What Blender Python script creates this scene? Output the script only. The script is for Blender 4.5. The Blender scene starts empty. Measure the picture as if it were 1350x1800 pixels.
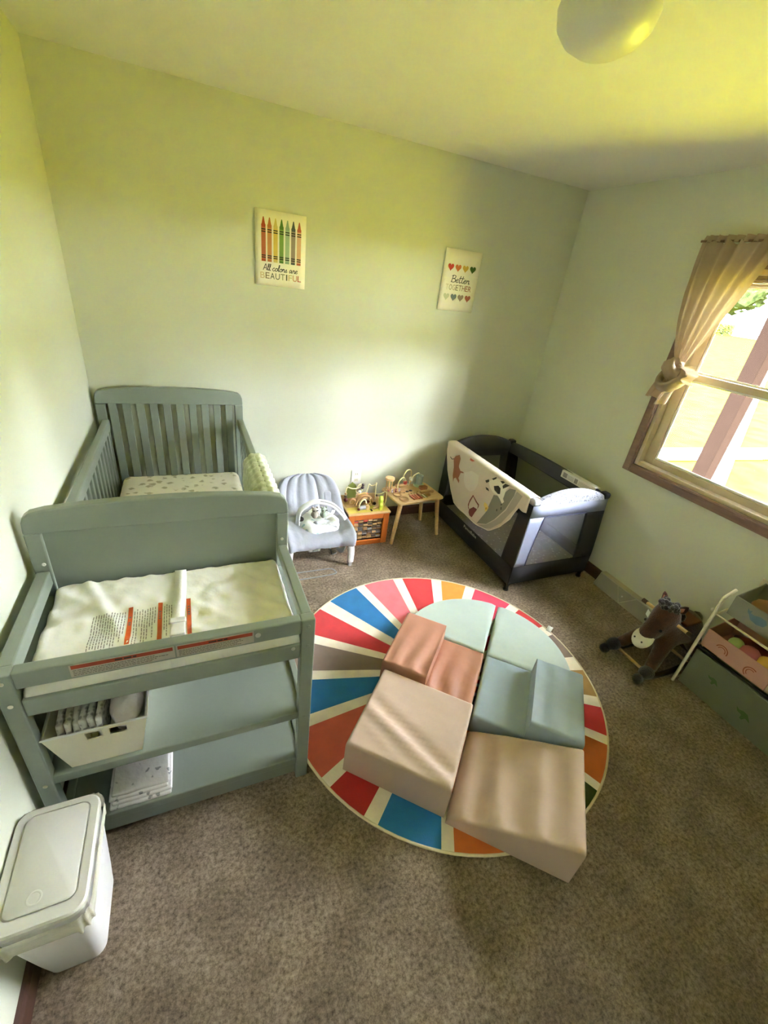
import bpy, bmesh, math, random
from mathutils import Vector, Matrix, noise
PI = math.pi
random.seed(7)
SC = bpy.context.scene
COL = SC.collection

# ------------------------------------------------------------------ camera
cam_data = bpy.data.cameras.new('camera')
cam = bpy.data.objects.new('camera', cam_data)
COL.objects.link(cam)
cam_data.sensor_fit = 'HORIZONTAL'
cam_data.sensor_width = 36.0
cam_data.lens = 36.0 * 759.84 / 1350.0
cam_data.clip_start = 0.02
cam_data.clip_end = 400
YAW, PITCH, ROLL = -0.455039, 1.079513, 0.134986
Rm = Matrix.Rotation(YAW, 4, 'Z') @ Matrix.Rotation(PITCH, 4, 'X') @ Matrix.Rotation(ROLL, 4, 'Z')
cam.matrix_world = Matrix.Translation((0.51786, -2.87451, 1.74540)) @ Rm
SC.camera = cam

# ------------------------------------------------------------------ sky, sun, exposure
world = bpy.data.worlds.new('world')
SC.world = world
world.use_nodes = True
wn = world.node_tree.nodes
wn['Background'].inputs['Color'].default_value = (0.90, 0.94, 1.0, 1)
wn['Background'].inputs['Strength'].default_value = 25.5
sun_data = bpy.data.lights.new('sun', 'SUN')
sun_data.energy = 11
sun_data.angle = 0.01
sun_data.color = (1.0, 0.95, 0.86)
sun = bpy.data.objects.new('sun', sun_data)
COL.objects.link(sun)
sun.rotation_euler = Vector((0.45, 0.30, -0.84)).to_track_quat('-Z', 'Y').to_euler()
sun.location = (-6, -4, 12)
vs = SC.view_settings
vs.view_transform = 'Standard'
vs.look = 'None'
vs.gamma = 1.0
vs.use_curve_mapping = False
vs.exposure = 2.58
SC.cycles.use_denoising = True
SC.cycles.max_bounces = 12
SC.cycles.diffuse_bounces = 8
SC.cycles.transparent_max_bounces = 16
SC.cycles.sample_clamp_indirect = 12.0
SC.cycles.caustics_reflective = False
SC.cycles.caustics_refractive = False

# ------------------------------------------------------------------ materials
def lin(v):
    v /= 255.0
    return v / 12.92 if v <= 0.04045 else ((v + 0.055) / 1.055) ** 2.4

def rgb(r, g, b):
    return (lin(r), lin(g), lin(b), 1.0)

MATS = {}
def mat(name, col, rough=0.6, var=0.0, vscale=12.0, bump=0.0, bscale=60.0, metal=0.0,
        transl=0.0, transp=0.0, col2=None, stretch=None, sheen=0.0, spec=0.5, bdist=0.004, detail=3.0):
    if name in MATS:
        return MATS[name]
    m = bpy.data.materials.new(name)
    m.use_nodes = True
    nt = m.node_tree
    nd, lk = nt.nodes, nt.links
    p = nd['Principled BSDF']
    out = nd['Material Output']
    p.inputs['Roughness'].default_value = rough
    p.inputs['Metallic'].default_value = metal
    p.inputs['Specular IOR Level'].default_value = spec
    if sheen:
        p.inputs['Sheen Weight'].default_value = sheen
    p.inputs['Base Color'].default_value = col
    m.diffuse_color = col
    tc = mp = None
    if var or bump or col2:
        tc = nd.new('ShaderNodeTexCoord')
        mp = nd.new('ShaderNodeMapping')
        if stretch:
            mp.inputs['Scale'].default_value = stretch
        lk.new(tc.outputs['Object'], mp.inputs['Vector'])
    if var or col2:
        n = nd.new('ShaderNodeTexNoise')
        n.inputs['Scale'].default_value = vscale
        n.inputs['Detail'].default_value = detail
        lk.new(mp.outputs['Vector'], n.inputs['Vector'])
        r = nd.new('ShaderNodeValToRGB')
        r.color_ramp.elements[0].position = 0.32
        r.color_ramp.elements[1].position = 0.68
        if col2:
            r.color_ramp.elements[0].color = col
            r.color_ramp.elements[1].color = col2
        else:
            r.color_ramp.elements[0].color = tuple(c * (1 - var) for c in col[:3]) + (1,)
            r.color_ramp.elements[1].color = tuple(min(1, c * (1 + var)) for c in col[:3]) + (1,)
        lk.new(n.outputs['Fac'], r.inputs['Fac'])
        lk.new(r.outputs['Color'], p.inputs['Base Color'])
    if bump:
        n2 = nd.new('ShaderNodeTexNoise')
        n2.inputs['Scale'].default_value = bscale
        n2.inputs['Detail'].default_value = detail
        lk.new(mp.outputs['Vector'], n2.inputs['Vector'])
        b = nd.new('ShaderNodeBump')
        b.inputs['Strength'].default_value = bump
        b.inputs['Distance'].default_value = bdist
        lk.new(n2.outputs['Fac'], b.inputs['Height'])
        lk.new(b.outputs['Normal'], p.inputs['Normal'])
    last = p
    if transl:
        t = nd.new('ShaderNodeBsdfTranslucent')
        t.inputs['Color'].default_value = col
        mx = nd.new('ShaderNodeMixShader')
        mx.inputs[0].default_value = transl
        lk.new(last.outputs[0], mx.inputs[1])
        lk.new(t.outputs[0], mx.inputs[2])
        last = mx
    if transp:
        t = nd.new('ShaderNodeBsdfTransparent')
        mx = nd.new('ShaderNodeMixShader')
        mx.inputs[0].default_value = transp
        lk.new(last.outputs[0], mx.inputs[1])
        lk.new(t.outputs[0], mx.inputs[2])
        last = mx
    if last is not p:
        lk.new(last.outputs[0], out.inputs['Surface'])
    MATS[name] = m
    return m

def mat_spots(name, base, spot, scale, thresh, rough=0.8, soft=0.06, spot2=None, bump=0.0, bscale=25, distort=0.0, transl=0.0):
    """cloth with a scattered small print (voronoi spots)"""
    if name in MATS:
        return MATS[name]
    m = mat(name, base, rough, var=0.03, bump=bump, bscale=bscale, bdist=0.01, transl=transl)
    nt = m.node_tree
    nd, lk = nt.nodes, nt.links
    p = nd['Principled BSDF']
    src = p.inputs['Base Color'].links[0].from_socket
    tc = [n for n in nd if n.type == 'TEX_COORD'][0]
    v = nd.new('ShaderNodeTexVoronoi')
    v.inputs['Scale'].default_value = scale
    v.inputs['Randomness'].default_value = 0.75
    vec = tc.outputs['Object']
    if distort:
        nz = nd.new('ShaderNodeTexNoise')
        nz.inputs['Scale'].default_value = scale * 2.2
        lk.new(vec, nz.inputs['Vector'])
        ma = nd.new('ShaderNodeVectorMath')
        ma.operation = 'SCALE'
        ma.inputs['Scale'].default_value = distort
        lk.new(nz.outputs['Color'], ma.inputs[0])
        ad = nd.new('ShaderNodeVectorMath')
        lk.new(vec, ad.inputs[0])
        lk.new(ma.outputs[0], ad.inputs[1])
        vec = ad.outputs[0]
    lk.new(vec, v.inputs['Vector'])
    r = nd.new('ShaderNodeValToRGB')
    r.color_ramp.elements[0].position = thresh
    r.color_ramp.elements[0].color = (1, 1, 1, 1)
    r.color_ramp.elements[1].position = thresh + soft
    r.color_ramp.elements[1].color = (0, 0, 0, 1)
    lk.new(v.outputs['Distance'], r.inputs['Fac'])
    mx = nd.new('ShaderNodeMix')
    mx.data_type = 'RGBA'
    lk.new(r.outputs['Color'], mx.inputs[0])
    lk.new(src, mx.inputs[6])
    mx.inputs[7].default_value = spot
    lk.new(mx.outputs[2], p.inputs['Base Color'])
    return m

# paint and shell
M_wall = mat('wall_paint', rgb(205, 208, 192), 0.75, var=0.015, vscale=3, bump=0.12, bscale=140, bdist=0.002)
M_ceil = mat('ceiling_paint', rgb(228, 228, 222), 0.85, var=0.01, vscale=4, bump=0.12, bscale=160, bdist=0.002)
M_base = mat('dark_wood_trim', rgb(72, 46, 34), 0.45, var=0.18, vscale=6, stretch=(12, 1, 12), bump=0.05)
M_case = mat('window_wood', rgb(120, 92, 76), 0.4, var=0.15, vscale=6, stretch=(10, 1, 10))
M_sash = mat('window_sash_paint', rgb(196, 180, 150), 0.45, var=0.04)
M_sage = mat('sage_crib_paint', rgb(130, 139, 130), 0.38, var=0.025, vscale=5, bump=0.03, bscale=90)
M_sage_d = mat('sage_crib_panel_paint', rgb(126, 135, 126), 0.38, var=0.025, vscale=5, bump=0.03, bscale=90)
M_chrome = mat('bright_metal', rgb(205, 205, 200), 0.3, metal=0.35)
M_white = mat('white_plastic', rgb(226, 226, 228), 0.4, var=0.01)
M_offwhite = mat('ivory_plastic', rgb(222, 218, 204), 0.45, var=0.01)
M_black = mat('black_print', rgb(26, 24, 22), 0.7)

def carpet():
    m = mat('carpet_pile', rgb(158, 140, 118), 0.95, spec=0.1, sheen=0.15)
    nt = m.node_tree
    nd, lk = nt.nodes, nt.links
    p = nd['Principled BSDF']
    tc = nd.new('ShaderNodeTexCoord')
    a = nd.new('ShaderNodeTexNoise'); a.inputs['Scale'].default_value = 72; a.inputs['Detail'].default_value = 8; a.inputs['Roughness'].default_value = 0.8
    b = nd.new('ShaderNodeTexNoise'); b.inputs['Scale'].default_value = 7; b.inputs['Detail'].default_value = 5
    lk.new(tc.outputs['Object'], a.inputs['Vector'])
    lk.new(tc.outputs['Object'], b.inputs['Vector'])
    r = nd.new('ShaderNodeValToRGB')
    r.color_ramp.elements[0].position = 0.36; r.color_ramp.elements[0].color = rgb(90, 74, 58)
    r.color_ramp.elements[1].position = 0.64; r.color_ramp.elements[1].color = rgb(196, 176, 154)
    lk.new(a.outputs['Fac'], r.inputs['Fac'])
    r2 = nd.new('ShaderNodeValToRGB')
    r2.color_ramp.elements[0].position = 0.35; r2.color_ramp.elements[0].color = (0.66, 0.64, 0.62, 1)
    r2.color_ramp.elements[1].position = 0.62; r2.color_ramp.elements[1].color = (1.0, 1.0, 1.0, 1)
    lk.new(b.outputs['Fac'], r2.inputs['Fac'])
    mx = nd.new('ShaderNodeMix'); mx.data_type = 'RGBA'; mx.blend_type = 'MULTIPLY'
    mx.inputs[0].default_value = 1.0
    lk.new(r.outputs['Color'], mx.inputs[6]); lk.new(r2.outputs['Color'], mx.inputs[7])
    lk.new(mx.outputs[2], p.inputs['Base Color'])
    bp = nd.new('ShaderNodeBump'); bp.inputs['Strength'].default_value = 0.9; bp.inputs['Distance'].default_value = 0.012
    lk.new(a.outputs['Fac'], bp.inputs['Height'])
    lk.new(bp.outputs['Normal'], p.inputs['Normal'])
    return m
M_carpet = carpet()

# ------------------------------------------------------------------ mesh helpers
class MB:
    def __init__(self, M=None):
        self.v = []; self.f = []; self.mi = []; self.cur = 0; self.M = M
    def _v(self, p):
        p = Vector(p)
        if self.M is not None:
            p = self.M @ p
        self.v.append(p)
        return len(self.v) - 1
    def face(self, idx):
        self.f.append(tuple(idx)); self.mi.append(self.cur)
    def poly(self, pts):
        self.face([self._v(p) for p in pts]); return self
    def box(self, x0, x1, y0, y1, z0, z1):
        i = [self._v((x, y, z)) for z in (z0, z1) for y in (y0, y1) for x in (x0, x1)]
        for q in ((0, 2, 3, 1), (4, 5, 7, 6), (0, 1, 5, 4), (2, 6, 7, 3), (0, 4, 6, 2), (1, 3, 7, 5)):
            self.face([i[k] for k in q])
        return self
    def bar(self, p, q, w, h, up=(0, 0, 1)):
        p, q = Vector(p), Vector(q)
        d = (q - p).normalized(); up = Vector(up)
        s = d.cross(up)
        if s.length < 1e-6:
            s = d.cross(Vector((0, 1, 0)))
        s.normalize(); u = s.cross(d)
        i = []
        for c in (p, q):
            for a, b in ((-1, -1), (1, -1), (1, 1), (-1, 1)):
                i.append(self._v(c + s * a * w / 2 + u * b * h / 2))
        for q4 in ((0, 1, 2, 3), (7, 6, 5, 4), (0, 4, 5, 1), (1, 5, 6, 2), (2, 6, 7, 3), (3, 7, 4, 0)):
            self.face([i[k] for k in q4])
        return self
    def tube(self, path, r, n=8, closed=False, ry=None, up=(0, 0, 1)):
        P = [Vector(p) for p in path]; m = len(P); rings = []
        rr = r if isinstance(r, (list, tuple)) else [r] * m
        prev = None
        for k in range(m):
            if closed:
                d = P[(k + 1) % m] - P[k - 1]
            else:
                d = P[min(k + 1, m - 1)] - P[max(k - 1, 0)]
            d.normalize()
            ref = Vector(up) if prev is None else prev
            u = ref - d * ref.dot(d)
            if u.length < 1e-4:
                u = Vector((1, 0, 0)) - d * d.x
                if u.length < 1e-4:
                    u = Vector((0, 1, 0)) - d * d.y
            u.normalize(); prev = u
            s = d.cross(u)
            rings.append([self._v(P[k] + u * math.sin(a) * (ry if ry else rr[k]) + s * math.cos(a) * rr[k])
                          for a in [2 * PI * j / n for j in range(n)]])
        for k in range(m if closed else m - 1):
            A, B = rings[k], rings[(k + 1) % m]
            for j in range(n):
                self.face((A[j], A[(j + 1) % n], B[(j + 1) % n], B[j]))
        if not closed:
            self.face(rings[0][::-1]); self.face(rings[-1])
        return self
    def lathe(self, prof, c=(0, 0, 0), n=24, sx=1, sy=1):
        rings = []
        for r, z in prof:
            if r < 1e-6:
                rings.append([self._v((c[0], c[1], c[2] + z))])
            else:
                rings.append([self._v((c[0] + r * sx * math.cos(2 * PI * j / n), c[1] + r * sy * math.sin(2 * PI * j / n), c[2] + z)) for j in range(n)])
        for A, B in zip(rings, rings[1:]):
            for j in range(n):
                k = (j + 1) % n
                if len(A) == 1 and len(B) == 1:
                    continue
                if len(A) == 1:
                    self.face((A[0], B[k], B[j]))
                elif len(B) == 1:
                    self.face((A[j], A[k], B[0]))
                else:
                    self.face((A[j], A[k], B[k], B[j]))
        if len(rings[0]) > 1:
            self.face(rings[0][::-1])
        if len(rings[-1]) > 1:
            self.face(rings[-1])
        return self
    def sphere(self, c, r, n=12, m=8, sz=1.0, sx=1, sy=1):
        return self.lathe([(r * math.sin(PI * k / m), -r * sz * math.cos(PI * k / m)) for k in range(m + 1)], c, n, sx, sy)
    def prism(self, poly, t0, t1, fn):
        a = [self._v(fn(x, y, t0)) for x, y in poly]
        b = [self._v(fn(x, y, t1)) for x, y in poly]
        n = len(poly)
        self.face(a[::-1]); self.face(b)
        for j in range(n):
            k = (j + 1) % n
            self.face((a[j], a[k], b[k], b[j]))
        return self
    def grid(self, fn, nu, nv, cu=False, cv=False):
        I = [[self._v(fn(i, j)) for j in range(nv)] for i in range(nu)]
        for i in range(nu if cu else nu - 1):
            for j in range(nv if cv else nv - 1):
                a, b = (i + 1) % nu, (j + 1) % nv
                self.face((I[i][j], I[a][j], I[a][b], I[i][b]))
        return I
    def loft(self, rings, cap0=True, cap1=True):
        R = [[self._v(p) for p in ring] for ring in rings]
        n = len(R[0])
        for A, B in zip(R, R[1:]):
            for j in range(n):
                k = (j + 1) % n
                self.face((A[j], A[k], B[k], B[j]))
        if cap0: self.face(R[0][::-1])
        if cap1: self.face(R[-1])
        return self
    def rbox(self, c, s, r, n=5):
        """rounded box made of a projected cube grid"""
        cx, cy, cz = c; hx, hy, hz = (k / 2 for k in s)
        m = 3 * n
        def coord(k, h):
            # dense at ends
            if k <= n: t = -h + r * (k / n)
            elif k >= m - n: t = h - r * ((m - k) / n)
            else: t = -h + r + (2 * h - 2 * r) * ((k - n) / (m - 2 * n))
            return t
        for ax in range(3):
            for sg in (-1, 1):
                def fn(i, j, ax=ax, sg=sg):
                    h = [hx, hy, hz]; o = [0, 0, 0]
                    a, b = (ax + 1) % 3, (ax + 2) % 3
                    o[ax] = sg * h[ax]
                    o[a] = coord(i, h[a]) ; o[b] = coord(j if sg > 0 else m - j, h[b])
                    q = Vector(o)
                    inn = Vector((max(-hx + r, min(hx - r, q.x)), max(-hy + r, min(hy - r, q.y)), max(-hz + r, min(hz - r, q.z))))
                    d = q - inn
                    if d.length > 1e-9:
                        q = inn + d.normalized() * r
                    return (cx + q.x, cy + q.y, cz + q.z)
                self.grid(fn, m + 1, m + 1)
        return self
    def build(self, name, mats, parent=None, smooth=None, bevel=0.0, merge=False, recalc=True, solid=0.0, subd=0, origin=None):
        base = Vector(parent['_o']) if parent is not None else Vector(origin if origin else (0, 0, 0))
        me = bpy.data.meshes.new(name)
        me.from_pydata([tuple(v - base) for v in self.v], [], self.f)
        if not isinstance(mats, (list, tuple)):
            mats = [mats]
        for m in mats:
            me.materials.append(m)
        me.polygons.foreach_set('material_index', self.mi)
        if merge or recalc:
            bm = bmesh.new(); bm.from_mesh(me)
            if merge:
                bmesh.ops.remove_doubles(bm, verts=bm.verts, dist=1e-5)
            if recalc:
                bmesh.ops.recalc_face_normals(bm, faces=bm.faces)
            bm.to_mesh(me); bm.free()
        if smooth is not None:
            me.shade_smooth()
            if smooth < 3:
                me.set_sharp_from_angle(angle=smooth)
        me.update()
        ob = bpy.data.objects.new(name, me)
        COL.objects.link(ob)
        if parent is not None:
            ob.parent = parent
        else:
            ob.location = base
        ob['_o'] = tuple(base)
        if bevel:
            b = ob.modifiers.new('bevel', 'BEVEL')
            b.width = bevel; b.segments = 2; b.limit_method = 'ANGLE'; b.angle_limit = 0.7
        if solid:
            s = ob.modifiers.new('solidify', 'SOLIDIFY'); s.thickness = solid; s.offset = 0
        if subd:
            s = ob.modifiers.new('subdivision', 'SUBSURF'); s.levels = subd; s.render_levels = subd
        return ob

def thing(name, loc, label=None, cat=None, group=None, kind=None):
    o = bpy.data.objects.new(name, None)
    COL.objects.link(o)
    o.location = loc
    o.empty_display_size = 0.1
    o['_o'] = tuple(loc)
    tag(o, label, cat, group, kind)
    return o

def tag(o, label=None, cat=None, group=None, kind=None):
    if label: o['label'] = label
    if cat: o['category'] = cat
    if group: o['group'] = group
    if kind: o['kind'] = kind
    return o

def struct(o):
    o['kind'] = 'structure'
    return o

def arc(c, r, a0, a1, n, ax='xz', ry=None):
    ry = r if ry is None else ry
    out = []
    for k in range(n + 1):
        a = a0 + (a1 - a0) * k / n
        p = [c[0], c[1], c[2]]
        p['xyz'.index(ax[0])] += r * math.cos(a)
        p['xyz'.index(ax[1])] += ry * math.sin(a)
        out.append(tuple(p))
    return out

def rrect(x0, x1, y0, y1, r, n=5):
    out = []
    for cx, cy, a in ((x1 - r, y1 - r, 0), (x0 + r, y1 - r, PI / 2), (x0 + r, y0 + r, PI), (x1 - r, y0 + r, 1.5 * PI)):
        for k in range(n + 1):
            t = a + PI / 2 * k / n
            out.append((cx + r * math.cos(t), cy + r * math.sin(t)))
    return out

def smoothpath(pts, k=6):
    """Catmull-Rom through points"""
    P = [Vector(p) for p in pts]
    P = [P[0] * 2 - P[1]] + P + [P[-1] * 2 - P[-2]]
    out = []
    for i in range(1, len(P) - 2):
        p0, p1, p2, p3 = P[i - 1:i + 3]
        for j in range(k):
            t = j / k
            out.append(0.5 * ((2 * p1) + (-p0 + p2) * t + (2 * p0 - 5 * p1 + 4 * p2 - p3) * t * t + (-p0 + 3 * p1 - 3 * p2 + p3) * t ** 3))
    out.append(P[-2])
    return out

def text_polys(body, size, shear=0.0):
    cu = bpy.data.curves.new('tmp_text', 'FONT')
    cu.body = body; cu.size = size; cu.shear = shear
    cu.resolution_u = 3
    ob = bpy.data.objects.new('tmp_text', cu)
    COL.objects.link(ob)
    dg = bpy.context.evaluated_depsgraph_get()
    me = bpy.data.meshes.new_from_object(ob.evaluated_get(dg))
    V = [tuple(v.co) for v in me.vertices]
    F = [tuple(p.vertices) for p in me.polygons]
    bpy.data.objects.remove(ob); bpy.data.curves.remove(cu); bpy.data.meshes.remove(me)
    return V, F

def add_text(mb, body, size, fn, shear=0.0, width=None, bold=0.0):
    """adds flat lettering; fn maps (x, y) to 3D; width scales it to fit"""
    V, F = text_polys(body, size, shear)
    if not V:
        return 0
    x0 = min(v[0] for v in V); x1 = max(v[0] for v in V)
    s = (width / (x1 - x0)) if width else 1.0
    b = len(mb.v)
    for v in V:
        mb._v(fn((v[0] - x0) * s, v[1]))
    for f in F:
        mb.face([b + k for k in f])
    return (x1 - x0) * s

def stroke(mb, pts, w, fn, k=5):
    """flat brush stroke along 2D points, mapped to 3D by fn"""
    P = smoothpath([(p[0], p[1], 0) for p in pts], k) if len(pts) > 2 else [Vector((p[0], p[1], 0)) for p in pts]
    L = []
    for i, p in enumerate(P):
        d = (P[min(i + 1, len(P) - 1)] - P[max(i - 1, 0)])
        if d.length < 1e-9: d = Vector((1, 0, 0))
        d.normalize()
        n = Vector((-d.y, d.x, 0)) * w / 2
        L.append((mb._v(fn((p + n).x, (p + n).y)), mb._v(fn((p - n).x, (p - n).y))))
    for a, b in zip(L, L[1:]):
        mb.face((a[0], a[1], b[1], b[0]))

def wr(p, s, a):
    return a * noise.noise(Vector(p) * s)
# ================================================================== the setting
W, H, YF = 3.147, 2.44, -3.12
T = 0.14
YH_ = -4.40
mb = MB(); mb.box(-T, W + T, YH_ - T, T, -0.12, 0)
struct(mb.build('floor', M_carpet))
mb = MB(); mb.box(-T, W + T, YH_ - T, T, H, H + 0.12)
struct(mb.build('ceiling', M_ceil))
mb = MB(); mb.box(-T, W + T, 0, T, 0, H)
struct(mb.build('wall_back', M_wall))
mb = MB(); mb.box(-T, 0, YF, 0, 0, H)
struct(mb.build('wall_left', M_wall))
# front wall with an open doorway and unseen hallway, added to lessen bounced light
DX0, DX1, DZ = 0.10, 0.94, 2.06
mb = MB(); mb.box(-T, DX0, YF - T, YF, 0, H); mb.box(DX1, W + T, YF - T, YF, 0, H); mb.box(DX0, DX1, YF - T, YF, DZ, H)
struct(mb.build('wall_front', M_wall))
mb = MB(); mb.box(-T, W + T, YH_ - T, YH_, 0, H); mb.box(-T, 0, YH_, YF - T, 0, H); mb.box(W, W + T, YH_, YF - T, 0, H)
struct(mb.build('wall_hallway', M_wall))
mb = MB()
for xa, xb in ((DX0 - 0.055, DX0), (DX1, DX1 + 0.055)):
    mb.box(xa, xb, YF, YF + 0.016, 0, DZ + 0.055)
mb.box(DX0, DX1, YF, YF + 0.016, DZ, DZ + 0.055)
struct(mb.build('trim_1', M_base))
# right wall with the window opening
WY0, WY1, WZ0, WZ1 = -2.25, -1.10, 0.885, 2.005
mb = MB()
mb.box(W, W + T, YF, WY0, 0, H); mb.box(W, W + T, WY1, 0, 0, H)
mb.box(W, W + T, WY0, WY1, 0, WZ0); mb.box(W, W + T, WY0, WY1, WZ1, H)
struct(mb.build('wall_right', M_wall))
# baseboards
def base_profile(mb, p, q, inward):
    p, q, n = Vector(p), Vector(q), Vector(inward)
    poly = [(0, 0), (0.014, 0), (0.014, 0.066), (0.009, 0.078), (0.0, 0.082)]
    a = [mb._v(p + n * d + Vector((0, 0, z))) for d, z in poly]
    b = [mb._v(q + n * d + Vector((0, 0, z))) for d, z in poly]
    for j in range(5):
        k = (j + 1) % 5
        mb.face((a[j], a[k], b[k], b[j]))
    mb.face(a[::-1]); mb.face(b)
mb = MB(); base_profile(mb, (0, -0.0005, 0), (W, -0.0005, 0), (0, -1, 0)); struct(mb.build('baseboard_back', M_base))
mb = MB(); base_profile(mb, (0.0005, YF, 0), (0.0005, -0.015, 0), (1, 0, 0)); struct(mb.build('baseboard_left', M_base))
mb = MB(); base_profile(mb, (W - 0.0005, -0.015, 0), (W - 0.0005, YF, 0), (-1, 0, 0)); struct(mb.build('baseboard_right', M_base))

# ---- window
win = thing('window_1', (W, (WY0 + WY1) / 2, WZ0), kind='structure')
def ring_frame(mb, x0, x1, y0, y1, z0, z1, w):
    mb.box(x0, x1, y0, y0 + w, z0, z1); mb.box(x0, x1, y1 - w, y1, z0, z1)
    mb.box(x0, x1, y0 + w, y1 - w, z0, z0 + w); mb.box(x0, x1, y0 + w, y1 - w, z1 - w, z1)
cw = 0.058
for nm, b in (('side_casing', (W - 0.020, W, WY1, WY1 + cw, WZ0 - cw, WZ1 + cw)), ('side_casing', (W - 0.020, W, WY0 - cw, WY0, WZ0 - cw, WZ1 + cw)),
              ('bottom_casing', (W - 0.022, W, WY0, WY1, WZ0 - cw, WZ0)), ('top_casing', (W - 0.022, W, WY0, WY1, WZ1, WZ1 + cw))):
    o = MB().box(*b).build(nm, M_case, win, bevel=0.004)
    x0, x1, y0, y1, z0, z1 = b
    if nm == 'side_casing':
        ym = y0 + 0.006 if y1 > WY1 else y1 - 0.006 - 0.014
        MB().box(x0 - 0.006, x0 + 0.002, ym, ym + 0.014, z0 + 0.01, z1 - 0.01).build('casing_bead', M_case, o, bevel=0.003)
    else:
        zm = z1 - 0.02 if nm == 'bottom_casing' else z0 + 0.006
        MB().box(x0 - 0.006, x0 + 0.002, y0, y1, zm, zm + 0.014).build('casing_bead', M_case, o, bevel=0.003)
mb = MB(); ring_frame(mb, W - 0.002, W + T, WY0, WY1, WZ0, WZ1, 0.022)
mb.build('jamb', M_sash, win, bevel=0.002)
# lower sash (inner track)
ly0, ly1 = WY0 + 0.024, WY1 - 0.024
def sash(name, x0, x1, z0, z1, st, bot, top):
    mb = MB()
    mb.box(x0, x1, ly0, ly0 + st, z0, z1); mb.box(x0, x1, ly1 - st, ly1, z0, z1)
    mb.box(x0, x1, ly0 + st, ly1 - st, z0, z0 + bot); mb.box(x0, x1, ly0 + st, ly1 - st, z1 - top, z1)
    s = mb.build(name, M_sash, win, bevel=0.003)
    MB().box((x0 + x1) / 2 - 0.002, (x0 + x1) / 2 + 0.002, ly0 + st - 0.004, ly1 - st + 0.004, z0 + bot - 0.004, z1 - top + 0.004).build('pane', M_glass, s)
    m2 = MB(); g = 0.012
    a, b, c, d = ly0 + st, ly1 - st, z0 + bot, z1 - top
    ring_frame(m2, x0 + 0.008, x0 + 0.014, a, b, c, d, g)
    m2.build('glazing_bead', M_white, s, bevel=0.002)
    return s
gm = bpy.data.materials.new('window_glass'); gm.use_nodes = True
_n, _l = gm.node_tree.nodes, gm.node_tree.links
_n.remove(_n['Principled BSDF'])
_t = _n.new('ShaderNodeBsdfTransparent'); _t.inputs[0].default_value = (0.97, 0.97, 0.96, 1)
_g = _n.new('ShaderNodeBsdfGlossy'); _g.inputs['Roughness'].default_value = 0.02
_f = _n.new('ShaderNodeLayerWeight'); _f.inputs['Blend'].default_value = 0.12
_m = _n.new('ShaderNodeMixShader')
_l.new(_f.outputs['Fresnel'], _m.inputs[0]); _l.new(_t.outputs[0], _m.inputs[1]); _l.new(_g.outputs[0], _m.inputs[2])
_l.new(_m.outputs[0], _n['Material Output'].inputs['Surface'])
M_glass = gm
low = sash('lower_sash', W + 0.040, W + 0.072, WZ0 + 0.024, 1.478, 0.062, 0.040, 0.036)
upp = sash('upper_sash', W + 0.078, W + 0.110, 1.44, WZ1 - 0.022, 0.050, 0.036, 0.045)
m2 = MB(); m2.box(W + 0.030, W + 0.060, -1.66, -1.60, 1.478, 1.492); m2.tube(arc((W + 0.045, -1.63, 1.495), 0.014, 0, 2 * PI, 12, 'xy')[:-1], 0.005, 6, True)
m2.build('sash_lock', M_chrome, low, smooth=0.7)
mb = MB()
for k in range(5):
    mb.box(W + 0.004, W + 0.032, WY0 + 0.026, WY1 - 0.026, WZ1 - 0.060 + 0.007 * k, WZ1 - 0.0565 + 0.007 * k)
mb.build('raised_blind', M_case, win)

# ---- outdoors
GZ = -0.35
def gz(x): return GZ + max(0, x - 4) * 0.019
M_grass = mat('lawn_grass', rgb(97, 94, 12), 0.95, col2=rgb(117, 112, 17), vscale=3.0, spec=0.0, bump=0.4, bscale=40, detail=5)
mb = MB(); xs = [W + T, 4, 5, 7, 10, 16, 25, 40, 60, 90, 130]; ys = [-60, -20, -8, -3, 0, 4, 10, 20, 40, 80, 130]
mb.grid(lambda i, j: (xs[i], ys[j], gz(xs[i])), len(xs), len(ys))
struct(mb.build('lawn', M_grass))
M_conc = mat('concrete', rgb(214, 208, 198), 0.85, var=0.05)
mb = MB(); P0 = [(6.2, -0.03), (7.1, 0.20), (39.8, 16.65), (39.8, 17.27)]
mb.poly([(x, y, gz(x) + 0.02) for x, y in P0]); struct(mb.build('driveway', M_conc, recalc=True))
mb = MB(); mb.poly([(x, y, gz(x) + 0.025) for x, y in ((5.8, 1.50), (16, 0.20), (16, 0.78), (5.8, 2.04))]); struct(mb.build('walkway', M_conc))
M_postw = mat('brown_post_paint', rgb(31, 23, 20), 0.9, var=0.05, spec=0.0)
ps = thing('porch_post', (5.495, -0.29, GZ), 'brown square porch post standing outside beyond the window', 'post')
MB().box(5.42, 5.57, -0.365, -0.215, GZ, 2.45).build('shaft', M_postw, ps, bevel=0.006)
MB().box(5.39, 5.60, -0.395, -0.185, GZ, GZ + 0.12).build('plinth', M_postw, ps, bevel=0.006)
struct(MB().box(W + T, 5.66, -2.22, 3.5, 2.45, 2.57).build('porch_roof', M_postw))  # unseen roof over the post; its reach is set to shape incoming sky light
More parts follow.
